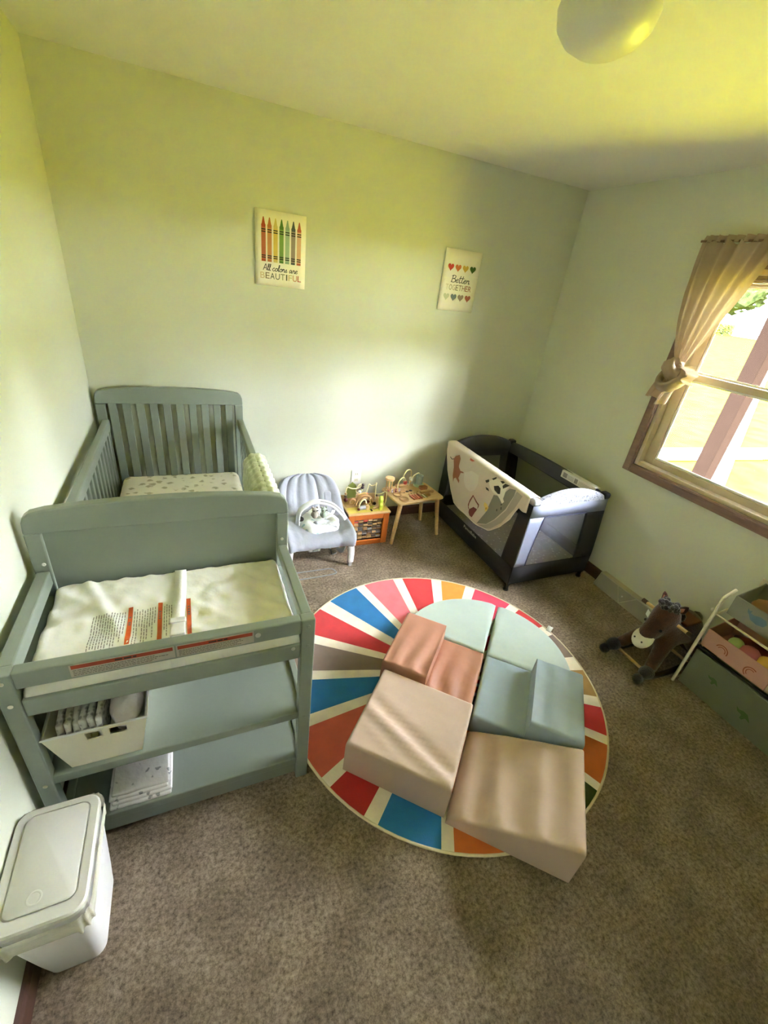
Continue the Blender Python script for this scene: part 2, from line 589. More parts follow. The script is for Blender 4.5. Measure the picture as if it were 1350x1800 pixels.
# neighbour house
M_siding = mat('pale_siding', rgb(196, 198, 206), 0.7, var=0.03)
M_roofw = mat('pale_roof_shingle', rgb(215, 212, 214), 0.8, var=0.06, vscale=2)
hg = gz(60)
hs = thing('neighbour_house', (63, 27, hg), 'pale house with low light roof across the lawn', 'house')
MB().box(60, 67, 22, 32.2, hg, hg + 2.0).build('wall', M_siding, hs)
mb = MB(); mb.prism([(21.2, hg + 1.95), (33.0, hg + 1.95), (30.0, hg + 3.3), (24.5, hg + 3.3)], 59.4, 67.6, lambda a, b, t: (t, a, b)); mb.build('roof', M_roofw, hs)
d = MB().box(59.93, 60.0, 29.2, 30.2, hg, hg + 1.7).build('door', M_white, hs)
MB().box(59.90, 59.95, 29.45, 29.95, hg + 1.0, hg + 1.5).build('door_pane', M_black, d)
wq = MB().box(59.93, 60.0, 25.5, 27.0, hg + 0.8, hg + 1.6).build('window_frame', M_white, hs)
MB().box(59.90, 59.95, 25.6, 26.9, hg + 0.9, hg + 1.5).build('window_pane', M_black, wq)
# trees
M_leaf = mat('tree_leaves', rgb(26, 33, 18), 0.95, col2=rgb(52, 60, 34), vscale=2.5, spec=0.0)
M_bark = mat('tree_bark', rgb(96, 80, 66), 0.9, var=0.2)
def tree(x, y, h, r, label, seed):
    z0 = gz(x)
    t = thing('leafy_tree', (x, y, z0), label, 'tree', 'trees beyond the lawn')
    mb = MB(); mb.tube([(x, y, z0), (x + 0.1, y, z0 + h * 0.2), (x, y + 0.1, z0 + h * 0.5)], [r * 0.09, r * 0.07, r * 0.04], 8)
    for k in range(3):
        a = 2.1 * k + seed
        mb.tube([(x, y, z0 + h * 0.25), (x + r * 0.5 * math.cos(a), y + r * 0.5 * math.sin(a), z0 + h * 0.5)], [r * 0.04, r * 0.02], 6)
    mb.build('trunk', M_bark, t, smooth=1)
    rnd = random.Random(seed)
    mb = MB(); c0_ = Vector((x, y, z0 + h * 0.54))
    mb.sphere(c0_, r * 0.86, 22, 16, h * 0.44 / (r * 0.86))
    for i, v in enumerate(mb.v):
        mb.v[i] = v + (v - c0_).normalized() * r * 0.22 * noise.noise(v * 0.35)
    for k in range(520):
        a = rnd.random() * 2 * PI; u = rnd.uniform(-1, 1); q = rnd.uniform(0.78, 1.05)
        c = Vector((x + r * q * math.sqrt(1 - u * u) * math.cos(a), y + r * q * math.sqrt(1 - u * u) * math.sin(a), z0 + h * 0.54 + h * 0.46 * q * u))
        s = r * rnd.uniform(0.06, 0.13)
        M3 = Matrix.Rotation(rnd.random() * 6.28, 3, 'Z') @ Matrix.Rotation(rnd.random() * 3, 3, 'X')
        mb.poly([c + M3 @ Vector(v) * s for v in ((-1, 0, 0), (-0.3, 0.6, 0.2), (1, 0.1, 0), (0.2, -0.6, 0.25))])
    mb.build('crown', M_leaf, t, recalc=False)
ORD = ['', 'second', 'third', 'fourth', 'fifth', 'sixth', 'seventh', 'eighth', 'ninth', 'tenth']
NT_ = 15
for k in range(NT_):
    a = math.radians(78 - 156 * k / (NT_ - 1))
    x = W + 80 * math.cos(a); y = -1.6 + 80 * math.sin(a)
    m_ = 5
    lab = 'tall leafy tree rising behind the pale house' if k == m_ else ('%s leafy tree %s of the pale house outside' % ('nearest' if abs(k - m_) == 1 else ORD[abs(k - m_) - 1], 'left' if k < m_ else 'right'))
    tree(x, y, 16.5 + 2.5 * math.sin(k * 2.3) + (6.0 if k > 8 else 0), 7.4, lab, k)  # right-hand trees, out of view, raised to cut sky light on the back wall
mb = MB(); rnd = random.Random(4)
for k in range(160):
    a = rnd.random() * 6.28; u = rnd.random()
    c = Vector((57, 31.4, gz(57) + 0.1)) + Vector((0.8 * math.cos(a) * rnd.random(), 0.9 * math.sin(a) * rnd.random(), u * 1.0))
    M3 = Matrix.Rotation(rnd.random() * 6.28, 3, 'Z') @ Matrix.Rotation(rnd.random() * 3, 3, 'X')
    mb.poly([c + M3 @ Vector(v) * 0.16 for v in ((-1, 0, 0), (0, 0.6, 0.2), (1, 0, 0), (0, -0.6, 0.2))])
sh = thing('garden_shrub', (57, 31.4, gz(57)), 'small round shrub in front of the pale house', 'shrub')
mb.build('foliage', M_leaf, sh, recalc=False)
MB().tube([(57, 31.4, gz(57)), (57, 31.4, gz(57) + 0.5)], 0.05, 6).build('stem', M_bark, sh)
# ================================================================== crib with changing table
X0, X1 = 0.020, 0.812
YM0, YM1, YT = -1.475, -1.440, -1.905      # middle panel, table front
crib = thing('crib_with_changing_table', (0.42, -0.95, 0), 'sage green wooden crib with attached changing table and open shelves', 'crib')
def arch_poly(x0, x1, zb, inset=0.0):
    w = x1 - x0
    top = [(0.0, 0.955), (0.003, 0.985), (0.012, 1.003), (0.032, 1.016), (0.08, 1.025), (0.2, 1.034), (0.35, 1.040), (0.5, 1.042)]
    pts = [(x0 + a * w, z) for a, z in top] + [(x1 - a * w, z) for a, z in top[-2::-1]]
    return pts + [(x1, zb), (x0, zb)]
def arch_board(name, y0, y1, zb, parent):
    mb = MB(); mb.prism(arch_poly(X0, X1, zb), y0, y1, lambda a, b, t: (a, t, b))
    return mb.build(name, M_sage, parent, bevel=0.005)
# headboard at the back wall
hy0, hy1 = -0.066, -0.030
hb = arch_board('headboard', hy0, hy1, 0.945, crib)
for xa, xb in ((X0, X0 + 0.048), (X1 - 0.048, X1)):
    MB().box(xa, xb, hy0, hy1, 0.0, 0.945).build('post', M_sage, hb, bevel=0.004)
MB().box(X0 + 0.048, X1 - 0.048, hy0, hy1, 0.24, 0.32).build('bottom_rail', M_sage, hb, bevel=0.004)
n = 10
for k in range(n):
    x = X0 + 0.048 + (X1 - X0 - 0.096) * (k + 0.5) / n
    MB().box(x - 0.021, x + 0.021, hy0 + 0.010, hy1 - 0.010, 0.32, 0.945).build('slat', M_sage, hb, bevel=0.003)
# middle panel between crib and table
mp = arch_board('middle_panel', YM0, YM1, 0.945, crib)
for xa, xb in ((X0, X0 + 0.045), (X1 - 0.042, X1)):
    MB().box(xa, xb, YM0, YM1, 0.0, 0.945).build('post', M_sage, mp, bevel=0.004)
MB().box(X0 + 0.045, X1 - 0.042, YM0 + 0.010, YM1 - 0.010, 0.10, 0.945).build('inset_panel', M_sage_d, mp)
for x in (X0 + 0.030, X1 - 0.022):
    m2 = MB(Matrix.Translation((x, YM0, 0.835)) @ Matrix.Rotation(PI / 2, 4, 'X')); m2.lathe([(0.0, -0.001), (0.0058, -0.001), (0.0058, 0.002), (0.003, 0.003), (0.0, 0.0015)], (0, 0, 0), 12)
    m2.build('screw_cap', M_chrome, mp, smooth=0.6)
# long sides
def side(name, xa, xb, zt, nsl):
    s = MB().box(xa, xb, YM1, hy0, zt - 0.055, zt).build(name, M_sage, crib, bevel=0.006)
    MB().box(xa, xb, YM1, hy0, 0.24, 0.295).build('bottom_rail', M_sage, s, bevel=0.004)
    for k in range(nsl):
        y = YM1 + (hy0 - YM1) * (k + 0.5) / nsl
        MB().box((xa + xb) / 2 - 0.008, (xa + xb) / 2 + 0.008, y - 0.019, y + 0.019, 0.295, zt - 0.055).build('slat', M_sage, s, bevel=0.003)
    return s
side('wall_side_rail', 0.042, 0.078, 0.855, 16)
side('room_side_rail', 0.776, 0.812, 0.855, 16)
MB().box(0.08, 0.774, YM1 + 0.005, hy0 - 0.005, 0.365, 0.385).build('mattress_support', M_sage, crib)
# changing table frame
yp0, yp1 = YT, YT + 0.036
for xa, xb in ((X0, X0 + 0.042), (X1 - 0.044, X1)):
    l = MB().box(xa, xb, yp0, yp1, 0.0, 0.810).build('leg', M_sage, crib, bevel=0.004)
    for zc in (0.785, 0.705, 0.36):
        m2 = MB(Matrix.Translation(((xa + xb) / 2, yp0, zc)) @ Matrix.Rotation(PI / 2, 4, 'X'))
        m2.lathe([(0.0, -0.001), (0.006, -0.001), (0.006, 0.0012), (0.003, 0.002), (0.0, 0.001)], (0, 0, 0), 12)
        m2.build('screw_cap', M_sage if xa > 0.5 else M_offwhite, l, smooth=0.6)
gr = MB().box(X0 + 0.042, X1 - 0.044, yp0 + 0.004, yp1, 0.754, 0.810).build('front_guard_rail', M_sage, crib, bevel=0.004)
fr = MB().box(X0 + 0.042, X1 - 0.044, yp0 + 0.004, yp1, 0.652, 0.712).build('front_lower_rail', M_sage, crib, bevel=0.004)
for xa, xb in ((X0 + 0.004, X0 + 0.040), (X1 - 0.038, X1 - 0.004)):
    MB().box(xa, xb, yp1, YM0, 0.758, 0.808).build('side_guard_rail', M_sage, crib, bevel=0.004)
    MB().box(xa, xb, yp1, YM0, 0.652, 0.712).build('side_lower_rail', M_sage, crib, bevel=0.004)
MB().box(X0 + 0.040, X1 - 0.040, yp1, YM0, 0.690, 0.7115).build('pad_tray', M_sage, crib)
m2 = MB(Matrix.Translation((0.640, yp0 + 0.004, 0.785)) @ Matrix.Rotation(PI / 2, 4, 'X')); m2.lathe([(0.0, -0.001), (0.008, -0.001), (0.008, 0.0016), (0.004, 0.0024), (0.0, 0.0012)], (0, 0, 0), 14)
m2.build('screw_cap', M_chrome, gr, smooth=0.6)
m2 = MB(Matrix.Translation((0.745, yp0 + 0.004, 0.700)) @ Matrix.Rotation(PI / 2, 4, 'X')); m2.lathe([(0.0, -0.001), (0.0065, -0.001), (0.0065, 0.0016), (0.004, 0.0024), (0.0, 0.0012)], (0, 0, 0), 14)
m2.build('screw_cap', M_chrome, fr, smooth=0.6)
sh1 = MB().box(X0 + 0.030, X1 - 0.030, yp0 + 0.006, YM0, 0.350, 0.385).build('shelf', M_sage, crib, bevel=0.004)
sh2 = MB().box(X0 + 0.030, X1 - 0.030, yp0 + 0.006, YM0, 0.088, 0.120).build('shelf', M_sage, crib, bevel=0.004)
MB().box(X0 + 0.042, X1 - 0.044, yp0 + 0.010, yp0 + 0.028, 0.030, 0.088).build('kick_board', M_sage, crib, bevel=0.003)
for xa, xb in ((X0 + 0.006, X0 + 0.030), (X1 - 0.030, X1 - 0.006)):
    for z0, z1 in ((0.340, 0.392), (0.078, 0.126)):
        MB().box(xa, xb, yp1, YM0, z0, z1).build('shelf_side_rail', M_sage, crib, bevel=0.003)
# warning labels on the guard rail
M_lab = mat('label_paper_grey', rgb(176, 170, 160), 0.6)
M_redb = mat('label_red', rgb(150, 52, 24), 0.6)
M_txt = mat('label_small_print', rgb(92, 84, 78), 0.7)
def words(mb, fn, x0, x1, z, hgt, rnd, gap=0.35):
    x = x0
    while x < x1 - hgt:
        w = rnd.uniform(1.5, 4.5) * hgt
        w = min(w, x1 - x)
        mb.poly([fn(x, z), fn(x + w, z), fn(x + w, z + hgt), fn(x, z + hgt)])
        x += w + hgt * (0.5 + gap * rnd.random())
rnd = random.Random(5)
for xa, xb in ((0.178, 0.418), (0.422, 0.628)):
    lb = MB().box(xa, xb, yp0 + 0.0030, yp0 + 0.0042, 0.762, 0.803).build('warning_label', M_lab, gr)
    lb['label'] = 'grey warning sticker with a red header bar'
    MB().box(xa + 0.004, xb - 0.004, yp0 + 0.0024, yp0 + 0.0032, 0.789, 0.801).build('header_bar', M_redb, gr)
    mb = MB()
    fn = lambda x, z: (x, yp0 + 0.0027, z)
    for k in range(4):
        words(mb, fn, xa + 0.006, xb - 0.010 - 0.06 * rnd.random(), 0.782 - 0.0055 * k, 0.0022, rnd)
    fn = lambda x, z: (x, yp0 + 0.0021, z)
    mb.cur = 1
    words(mb, fn, (xa + xb) / 2 - 0.02, (xa + xb) / 2 + 0.03, 0.7925, 0.005, rnd)
    mb.build('small_print', [M_txt, M_black], gr, recalc=False)['kind'] = 'stuff'

# ---- crib mattress with printed fitted sheet
M_sheet = mat_spots('fitted_sheet', rgb(232, 228, 212), rgb(178, 172, 146), 17, 0.22, soft=0.12, distort=0.04, bump=0.12, bscale=9)
mb = MB(); mb.rbox((0.432, -0.752, 0.450), (0.672, 1.355, 0.125), 0.045, 6)
for i, v in enumerate(mb.v):
    mb.v[i] = v + Vector((0, 0, 0.008 * noise.noise(v * 4) if v.z > 0.5 else 0))
o = mb.build('crib_mattress', M_sheet, None, smooth=4, merge=True, origin=(0.432, -0.752, 0.388))
tag(o, 'thin crib mattress in a cream sheet with small green prints', 'mattress')

# ---- quilted cover over the room-side crib rail
M_quilt = mat_spots('quilted_sage_cloth', rgb(196, 202, 176), rgb(216, 219, 202), 42, 0.20, soft=0.4, bump=0.2, bscale=70)
path = smoothpath([(0.748, 0, 0.56), (0.742, 0, 0.70), (0.745, 0, 0.83), (0.770, 0, 0.880), (0.800, 0, 0.888), (0.828, 0, 0.870), (0.836, 0, 0.80), (0.838, 0, 0.66), (0.842, 0, 0.55)], 5)
NY = 44
def cov(i, j):
    p = path[i]; y = -0.735 - 0.60 * j / (NY - 1)
    bulge = 0.004 * math.sin(j * 1.55) + 0.003 * math.sin(i * 1.3)
    edge = 0.014 * (math.cos(j / (NY - 1) * PI * 2) > 0.97)
    s = -1 if p.x < 0.79 else 1
    return (p.x + s * bulge - s * edge * 0, y + 0.018 * math.sin(i * 0.25), p.z + bulge * 0.8)
mb = MB(); mb.grid(cov, len(path), NY)
o = mb.build('quilted_rail_throw', M_quilt, None, smooth=4, solid=0.014, recalc=False, origin=(0.79, -1.04, 0.86))
tag(o, 'quilted pale green throw draped over the crib rail', 'blanket')

# ---- changing pad
M_vinyl = mat('white_vinyl', rgb(244, 244, 242), 0.30, var=0.015, bump=0.35, bscale=9, bdist=0.02, detail=4)
px0, px1, py0, py1, pz0, pz1 = 0.066, 0.768, -1.892, -1.480, 0.7125, 0.753
pad = thing('changing_pad', ((px0 + px1) / 2, (py0 + py1) / 2, pz0), 'white vinyl changing pad with printed warnings on the table top', 'changing pad')
NU, NVV = 100, 64
def padtop(u, v):
    e = min(u, 1 - u) * (px1 - px0); f = min(v, 1 - v) * (py1 - py0)
    r = 0.022
    def rd(d): return r - math.sqrt(max(0, r * r - (r - min(d, r)) ** 2))
    x = px0 + u * (px1 - px0); y = py0 + v * (py1 - py0)
    wv = 0.007 * noise.noise((x * 7, y * 9, 1.3)) + 0.012 * (0.35 - abs(noise.noise((x * 8 + y * 9, y * 4 - x * 3, 4.1)))) + 0.009 * (0.3 - abs(noise.noise((x * 5 - y * 11, y * 6, 8.7)))) + 0.004 * noise.noise((x * 26, y * 22, 3))
    fold = 0.005 * math.exp(-((x - 0.20 - (y + 1.6) * -0.45) / 0.018) ** 2) - 0.005 * math.exp(-((x - 0.235 - (y + 1.6) * -0.45) / 0.02) ** 2)
    edge = max(0, 1 - min(e, f) / 0.05)
    puck = 0.006 * noise.noise((x * 40, y * 40, 2)) * edge
    return (x, y, pz1 - rd(e) - rd(f) + wv + fold + puck)
mb = MB()
I = mb.grid(lambda i, j: padtop(i / (NU - 1), j / (NVV - 1)), NU, NVV)
bd = [I[i][0] for i in range(NU)] + [I[NU - 1][j] for j in range(1, NVV)] + [I[i][NVV - 1] for i in range(NU - 2, -1, -1)] + [I[0][j] for j in range(NVV - 2, 0, -1)]
lowr = [mb._v((mb.v[k].x, mb.v[k].y, pz0)) for k in bd]
for a in range(len(bd)):
    b = (a + 1) % len(bd)
    mb.face((bd[a], lowr[a], lowr[b], bd[b]))
mb.face(lowr)
mb.build('pad_body', M_vinyl, pad, smooth=1.2)
def on_pad(x, y, off=0.0015):
    p = padtop((x - px0) / (px1 - px0), (y - py0) / (py1 - py0))
    return (x, y, p[2] + off)
# safety strap with buckle
M_strap = mat('white_webbing', rgb(240, 240, 240), 0.6, bump=0.2, bscale=200)
mb = MB()
yl = [py1 - 0.004 - (py1 - py0 - 0.008) * k / 40 for k in range(41)]
L = []
for y in yl:
    xx = 0.427 + 0.006 * math.sin((y + 1.7) * 9)
    L.append((mb._v((xx - 0.018, y, on_pad(xx - 0.018, y)[2] + 0.004)), mb._v((xx + 0.018, y, on_pad(xx + 0.018, y)[2] + 0.004))))
for a, b in zip(L, L[1:]): mb.face((a[0], a[1], b[1], b[0]))
xx = 0.427 + 0.006 * math.sin((py0 + 1.7) * 9)
e0, e1 = L[-1]
q0, q1 = mb._v((xx - 0.018, py0 - 0.004, 0.718)), mb._v((xx + 0.018, py0 - 0.004, 0.718))
mb.face((e0, e1, q1, q0))
st = mb.build('safety_strap', M_strap, pad, smooth=2, solid=0.003, recalc=False)
bz = on_pad(0.425, -1.79)[2]
mb = MB(); mb.rbox((0.424, -1.800, bz + 0.010), (0.042, 0.052, 0.014), 0.005, 3); mb.rbox((0.424, -1.760, bz + 0.010), (0.046, 0.022, 0.012), 0.005, 3); mb.box(0.408, 0.440, -1.833, -1.824, bz + 0.006, bz + 0.012)
mb.build('buckle', M_white, st, smooth=0.8, merge=True)
# printed panel: lines of warning text run across the pad, orange bars head each block
M_orange = mat('printed_orange', rgb(205, 92, 40), 0.45)
rnd = random.Random(11)
def stripe(mb, x, y0, y1, w):
    m = 8
    for k in range(m):
        a = y0 + (y1 - y0) * k / m; b = y0 + (y1 - y0) * (k + 1) / m
        mb.poly([on_pad(x - w / 2, a, 0.0018), on_pad(x + w / 2, a, 0.0018), on_pad(x + w / 2, b, 0.0018), on_pad(x - w / 2, b, 0.0018)])
for x in (0.292, 0.374, 0.455):
    mb = MB(); stripe(mb, x, -1.815, -1.655, 0.0125); mb.build('orange_heading_bar', M_orange, pad, recalc=False)
mb = MB()
for x in (0.292, 0.374, 0.455):
    for yy in (-1.700, -1.712, -1.722, -1.731):
        mb.poly([on_pad(x - 0.003, yy, 0.0024), on_pad(x + 0.003, yy, 0.0024), on_pad(x + 0.003, yy + 0.006, 0.0024), on_pad(x - 0.003, yy + 0.006, 0.0024)])
cols = [0.196 + 0.0068 * k for k in range(13)] + [0.304 + 0.0070 * k for k in range(9)] + [0.386 + 0.0068 * k for k in range(4)]
for x in cols:
    y = -1.668 - 0.012 * rnd.random(); end = rnd.choice((-1.815, -1.800, -1.765, -1.740, -1.812))
    while y > end:
        w = rnd.uniform(0.006, 0.016)
        mb.poly([on_pad(x - 0.0010, y - w), on_pad(x + 0.0010, y - w), on_pad(x + 0.0010, y), on_pad(x - 0.0010, y)])
        y -= w + 0.003
mb.build('warning_text', mat('grey_print', rgb(112, 110, 108), 0.6), pad, recalc=False)['kind'] = 'stuff'

# ---- storage basket with cloths
bx = thing('storage_basket', (0.20, -1.74, 0.386), 'white plastic storage basket with handle slots on the upper shelf', 'basket')
b0, b1 = (0.108, 0.288, -1.884, -1.560), (0.066, 0.318, -1.894, -1.545)
zb, zt = 0.386, 0.540
def bpt(s, t, sidei):
    x0 = b0[0] + (b1[0] - b0[0]) * t; x1 = b0[1] + (b1[1] - b0[1]) * t
    y0 = b0[2] + (b1[2] - b0[2]) * t; y1 = b0[3] + (b1[3] - b0[3]) * t
    z = zb + (zt - zb) * t
    return ((x0 + (x1 - x0) * s, y0, z), (x1, y0 + (y1 - y0) * s, z), (x1 + (x0 - x1) * s, y1, z), (x0, y1 + (y0 - y1) * s, z))[sidei]
mb = MB()
for sd in range(4):
    ss = [0, 0.2, 0.38, 0.55, 0.62, 0.80, 1] if sd in (0, 2) else [0, 0.4, 0.6, 1]
    tt = [0, 0.5, 0.74, 0.93, 1]
    idx = {}
    for i, s in enumerate(ss):
        for j, t in enumerate(tt):
            idx[i, j] = mb._v(bpt(s, t, sd))
    for i in range(len(ss) - 1):
        for j in range(len(tt) - 1):
            hole = j == 2 and ((sd in (0, 2) and i in (2, 4)) or (sd in (1, 3) and i == 1))
            if not hole:
                mb.face((idx[i, j], idx[i + 1, j], idx[i + 1, j + 1], idx[i, j + 1]))
mb.poly([(b0[0], b0[2], zb), (b0[1], b0[2], zb), (b0[1], b0[3], zb), (b0[0], b0[3], zb)])
mb.build('basket_body', M_offwhite, bx, merge=True, solid=0.003)
mb = MB(); mb.tube([(b1[0], b1[2], zt), (b1[1], b1[2], zt), (b1[1], b1[3], zt), (b1[0], b1[3], zt)], 0.005, 6, True, ry=0.004)
mb.build('rim', M_white, bx, smooth=1)
M_cloth = mat_spots('grey_print_cloth', rgb(212, 210, 208), rgb(150, 148, 150), 60, 0.25, soft=0.2, bump=0.5, bscale=40)
M_cloth2 = mat('pale_plastic_bag', rgb(226, 218, 222), 0.25, var=0.08, vscale=25, bump=0.7, bscale=30, bdist=0.01)
for k in range(6):
    x = 0.104 + 0.0185 * k
    mb = MB(); mb.rbox((x, -1.800, 0.500), (0.0175, 0.150, 0.120), 0.007, 3)
    for i, v in enumerate(mb.v):
        mb.v[i] = v + Vector((0.004 * noise.noise(v * 30 + Vector((k, 0, 0))), 0, 0.012 * noise.noise((v.x * 9, v.y * 14, k * 3.1))))
    o = mb.build('folded_cloth', M_cloth, None, smooth=4, merge=True, origin=(x, -1.80, 0.44))
    tag(o, '%s grey printed cloth folded upright in the white basket' % ('leftmost', 'second from left', 'third from left', 'fourth from left', 'fifth from left', 'sixth from left, nearest the pouch,')[k], 'cloth', 'folded cloths in the basket')
mb = MB(); mb.sphere((0.256, -1.80, 0.508), 0.048, 22, 16, 0.95, 0.95, 1.6)
for i, v in enumerate(mb.v):
    mb.v[i] = v + Vector((wr(v, 30, 0.006), wr(v + Vector((5, 0, 0)), 30, 0.01), wr(v, 24, 0.014)))
o = mb.build('plastic_pouch', M_cloth2, None, smooth=4, origin=(0.262, -1.80, 0.46))
tag(o, 'crumpled pale pouch beside the folded cloths in the basket', 'pouch')

# ---- folded blanket on the lower shelf
M_fl = mat_spots('white_floral_cloth', rgb(226, 224, 228), rgb(150, 150, 158), 32, 0.17, soft=0.08, distort=0.02, bump=0.6, bscale=22)
fb = thing('folded_blanket', (0.25, -1.76, 0.121), 'folded white blanket with grey floral print on the lower shelf', 'blanket')
for k in range(4):
    dx = (0, 0.006, -0.004, 0.003)[k]
    z0 = 0.121 + 0.013 * k
    mb = MB(); mb.rbox((0.252 + dx, -1.760, z0 + 0.0065), (0.182 - 0.004 * k, 0.262 - 0.012 * k, 0.0128), 0.006, 4)
    for i, v in enumerate(mb.v):
        up = 0.010 * noise.noise((v.x * 14, v.y * 10, 2.0)) * (v.z - 0.12) / 0.05 if v.z > z0 + 0.003 or k else 0
        mb.v[i] = v + Vector((0.003 * noise.noise((v.y * 22, k, 0)), 0.003 * noise.noise((v.x * 30, k, 4)), max(0, up)))
    mb.build('folded_layer', M_fl, fb, smooth=4, merge=True)

# ================================================================== waste bin
bn = thing('waste_bin', (0.10, -2.12, 0), 'small white lidded waste bin with a clear liner by the left wall', 'bin')
def ring(x0, x1, y0, y1, r, z): return [(x, y, z) for x, y in rrect(x0, x1, y0, y1, r, 6)]
B = (0.032, 0.168, -2.212, -2.010); Tt = (0.006, 0.190, -2.258, -1.984)
rings = []
for t in (0, 0.01, 0.25, 0.5, 0.75, 0.94, 1.0):
    q = [B[k] + (Tt[k] - B[k]) * (t ** 0.9) for k in range(4)]
    rings.append(ring(*q, 0.030, 0.372 * t + (0.0 if t else 0)))
mb = MB(); mb.loft(rings, True, True); mb.build('bin_body', M_white, bn, smooth=0.8)
# liner folded over the rim
M_liner = mat('thin_liner_film', rgb(226, 224, 206), 0.25, var=0.05, vscale=20, bump=0.5, bscale=30, transp=0.25, bdist=0.006)
ro = rrect(Tt[0] - 0.004, Tt[1] + 0.006, Tt[2] - 0.006, Tt[3] + 0.004, 0.032, 16)
mb = MB()
def liner(i, j):
    x, y = ro[i]; t = j / 7
    drop = 0.055 + 0.02 * noise.noise((i * 0.18, 3, 0)) + (0.03 if y < -2.2 else 0)
    out = 0.004 * math.sin(i * 1.1) * t + 0.004 * noise.noise((i * 0.5, t * 3, 1))
    cx, cy = 0.098, -2.12
    d = Vector((x - cx, y - cy, 0)).normalized()
    k = -0.016 * t
    return (max(0.003, x + d.x * (out + k * 0.5 + 0.005)), y + d.y * (out + k * 0.6 + 0.006), 0.374 - drop * t)
mb.grid(liner, len(ro), 8, cu=True)
mb.build('liner_bag', M_liner, bn, smooth=4, recalc=True)
# lid
mb = MB()
mb.loft([ring(Tt[0] - 0.002, Tt[1] + 0.003, Tt[2] - 0.003, Tt[3] + 0.002, 0.034, 0.372), ring(Tt[0] - 0.002, Tt[1] + 0.003, Tt[2] - 0.003, Tt[3] + 0.002, 0.034, 0.384),
         ring(Tt[0] + 0.002, Tt[1] - 0.001, Tt[2] + 0.001, Tt[3] - 0.002, 0.031, 0.389), ring(Tt[0] + 0.018, Tt[1] - 0.018, Tt[2] + 0.026, Tt[3] - 0.016, 0.022, 0.389),
         ring(Tt[0] + 0.020, Tt[1] - 0.020, Tt[2] + 0.028, Tt[3] - 0.018, 0.020, 0.385)], True, True)
M_lid = mat('grey_white_plastic', rgb(208, 206, 202), 0.45, var=0.01)
lid = mb.build('lid_frame', M_lid, bn, smooth=0.6)
mb = MB(); mb.loft([ring(Tt[0] + 0.022, Tt[1] - 0.022, Tt[2] + 0.030, Tt[3] - 0.020, 0.019, 0.384), ring(Tt[0] + 0.022, Tt[1] - 0.022, Tt[2] + 0.030, Tt[3] - 0.020, 0.019, 0.390), ring(Tt[0] + 0.025, Tt[1] - 0.025, Tt[2] + 0.033, Tt[3] - 0.023, 0.017, 0.392)])
flap = mb.build('lid_flap', M_lid, lid, smooth=0.6)
mb = MB(); mb.lathe([(0.0, 0.3905), (0.008, 0.3912), (0.012, 0.3930), (0.0145, 0.3938), (0.0165, 0.3925)], (0.085, -2.202, 0), 20)
mb.build('thumb_dimple', M_lid, flap, smooth=2)
# ================================================================== rug
RC, RR = (1.588, -1.628), 0.795
rug = thing('round_rug', (RC[0], RC[1], 0), 'round sunburst rug with multicoloured rays and white stripes', 'rug')
whites = [(128.6, 122.0), (106.6, 102.0), (86.6, 81.8), (67.0, 62.0), (49.8, 45.0), (27.3, 22.4), (9.5, 3.9), (-9.1, -15.9), (-28.4, -33.0),
          (-44.8, -48.4), (-63.8, -66.7), (-83.5, -88.0), (-116.9, -120.2), (-137.0, -141.1), (-152.8, -156.3), (-172.6, -176.8), (-192.2, -196.5), (-211.8, -216.4)]
colseq = ['blue', 'pink', 'red', 'orange', 'magenta', 'red', 'taupe', 'tan', 'red', 'rust', 'green', 'rust', 'blue', 'crimson', 'coral', 'blue', 'taupe', 'red']
RCOL = dict(blue=rgb(24, 112, 172), pink=rgb(226, 112, 122), red=rgb(200, 48, 54), orange=rgb(232, 142, 48), magenta=rgb(214, 62, 92), taupe=rgb(128, 110, 100),
            tan=rgb(160, 126, 70), rust=rgb(196, 100, 34), green=rgb(58, 78, 26), crimson=rgb(176, 28, 24), coral=rgb(200, 92, 74), white=rgb(232, 222, 206))
names = list(RCOL)
rmats = [mat('rug_' + k, RCOL[k], 0.9, var=0.08, vscale=14, bump=0.3, bscale=220, bdist=0.003, sheen=0.2) for k in names]
c0 = (1.60, -1.616)
def rim(deg):
    # rim point seen along a ray from the measured centre
    a = math.radians(deg); d = Vector((math.cos(a), math.sin(a)))
    o = Vector(c0) - Vector(RC); b = o.dot(d); q = o.dot(o) - RR * RR
    t = -b + math.sqrt(b * b - q)
    return Vector(c0) + d * t
ZR = 0.009
mb = MB()
seq = []
for k in range(18):
    w = whites[k]; nx = whites[(k + 1) % 18]
    e = nx[0] if k < 17 else nx[0] - 360
    seq.append((w[0], w[1], 'white')); seq.append((w[1], e, colseq[k]))
for a0, a1, cn in seq:
    n = 4 if cn == 'white' else 8
    mb.cur = names.index(cn)
    def pt(a, f):
        p = rim(a); q = Vector(c0) + (p - Vector(c0)) * f
        return q
    # white stripes keep their width towards the middle, rays narrow
    for f0, f1 in ((0.16, 0.45), (0.45, 0.72), (0.72, 1.0)):
        def aa(k, f):
            if cn == 'white':
                m = (a0 + a1) / 2; h = (a1 - a0) / 2 * min(1.9, 0.55 + 0.45 / f); return m + h * (2 * k / n - 1)
            ex0 = 2.3 * (min(1.9, 0.55 + 0.45 / f) - 1); return (a0 - ex0) + ((a1 + ex0) - (a0 - ex0)) * k / n
        for k in range(n):
            P = [pt(aa(k, f0), f0), pt(aa(k, f1), f1), pt(aa(k + 1, f1), f1), pt(aa(k + 1, f0), f0)]
            mb.poly([(p.x, p.y, ZR) for p in P])
mb.cur = names.index('white')
mb.poly([(c0[0] + 0.14 * math.cos(2 * PI * k / 48), c0[1] + 0.14 * math.sin(2 * PI * k / 48), ZR - 0.0002) for k in range(48)])
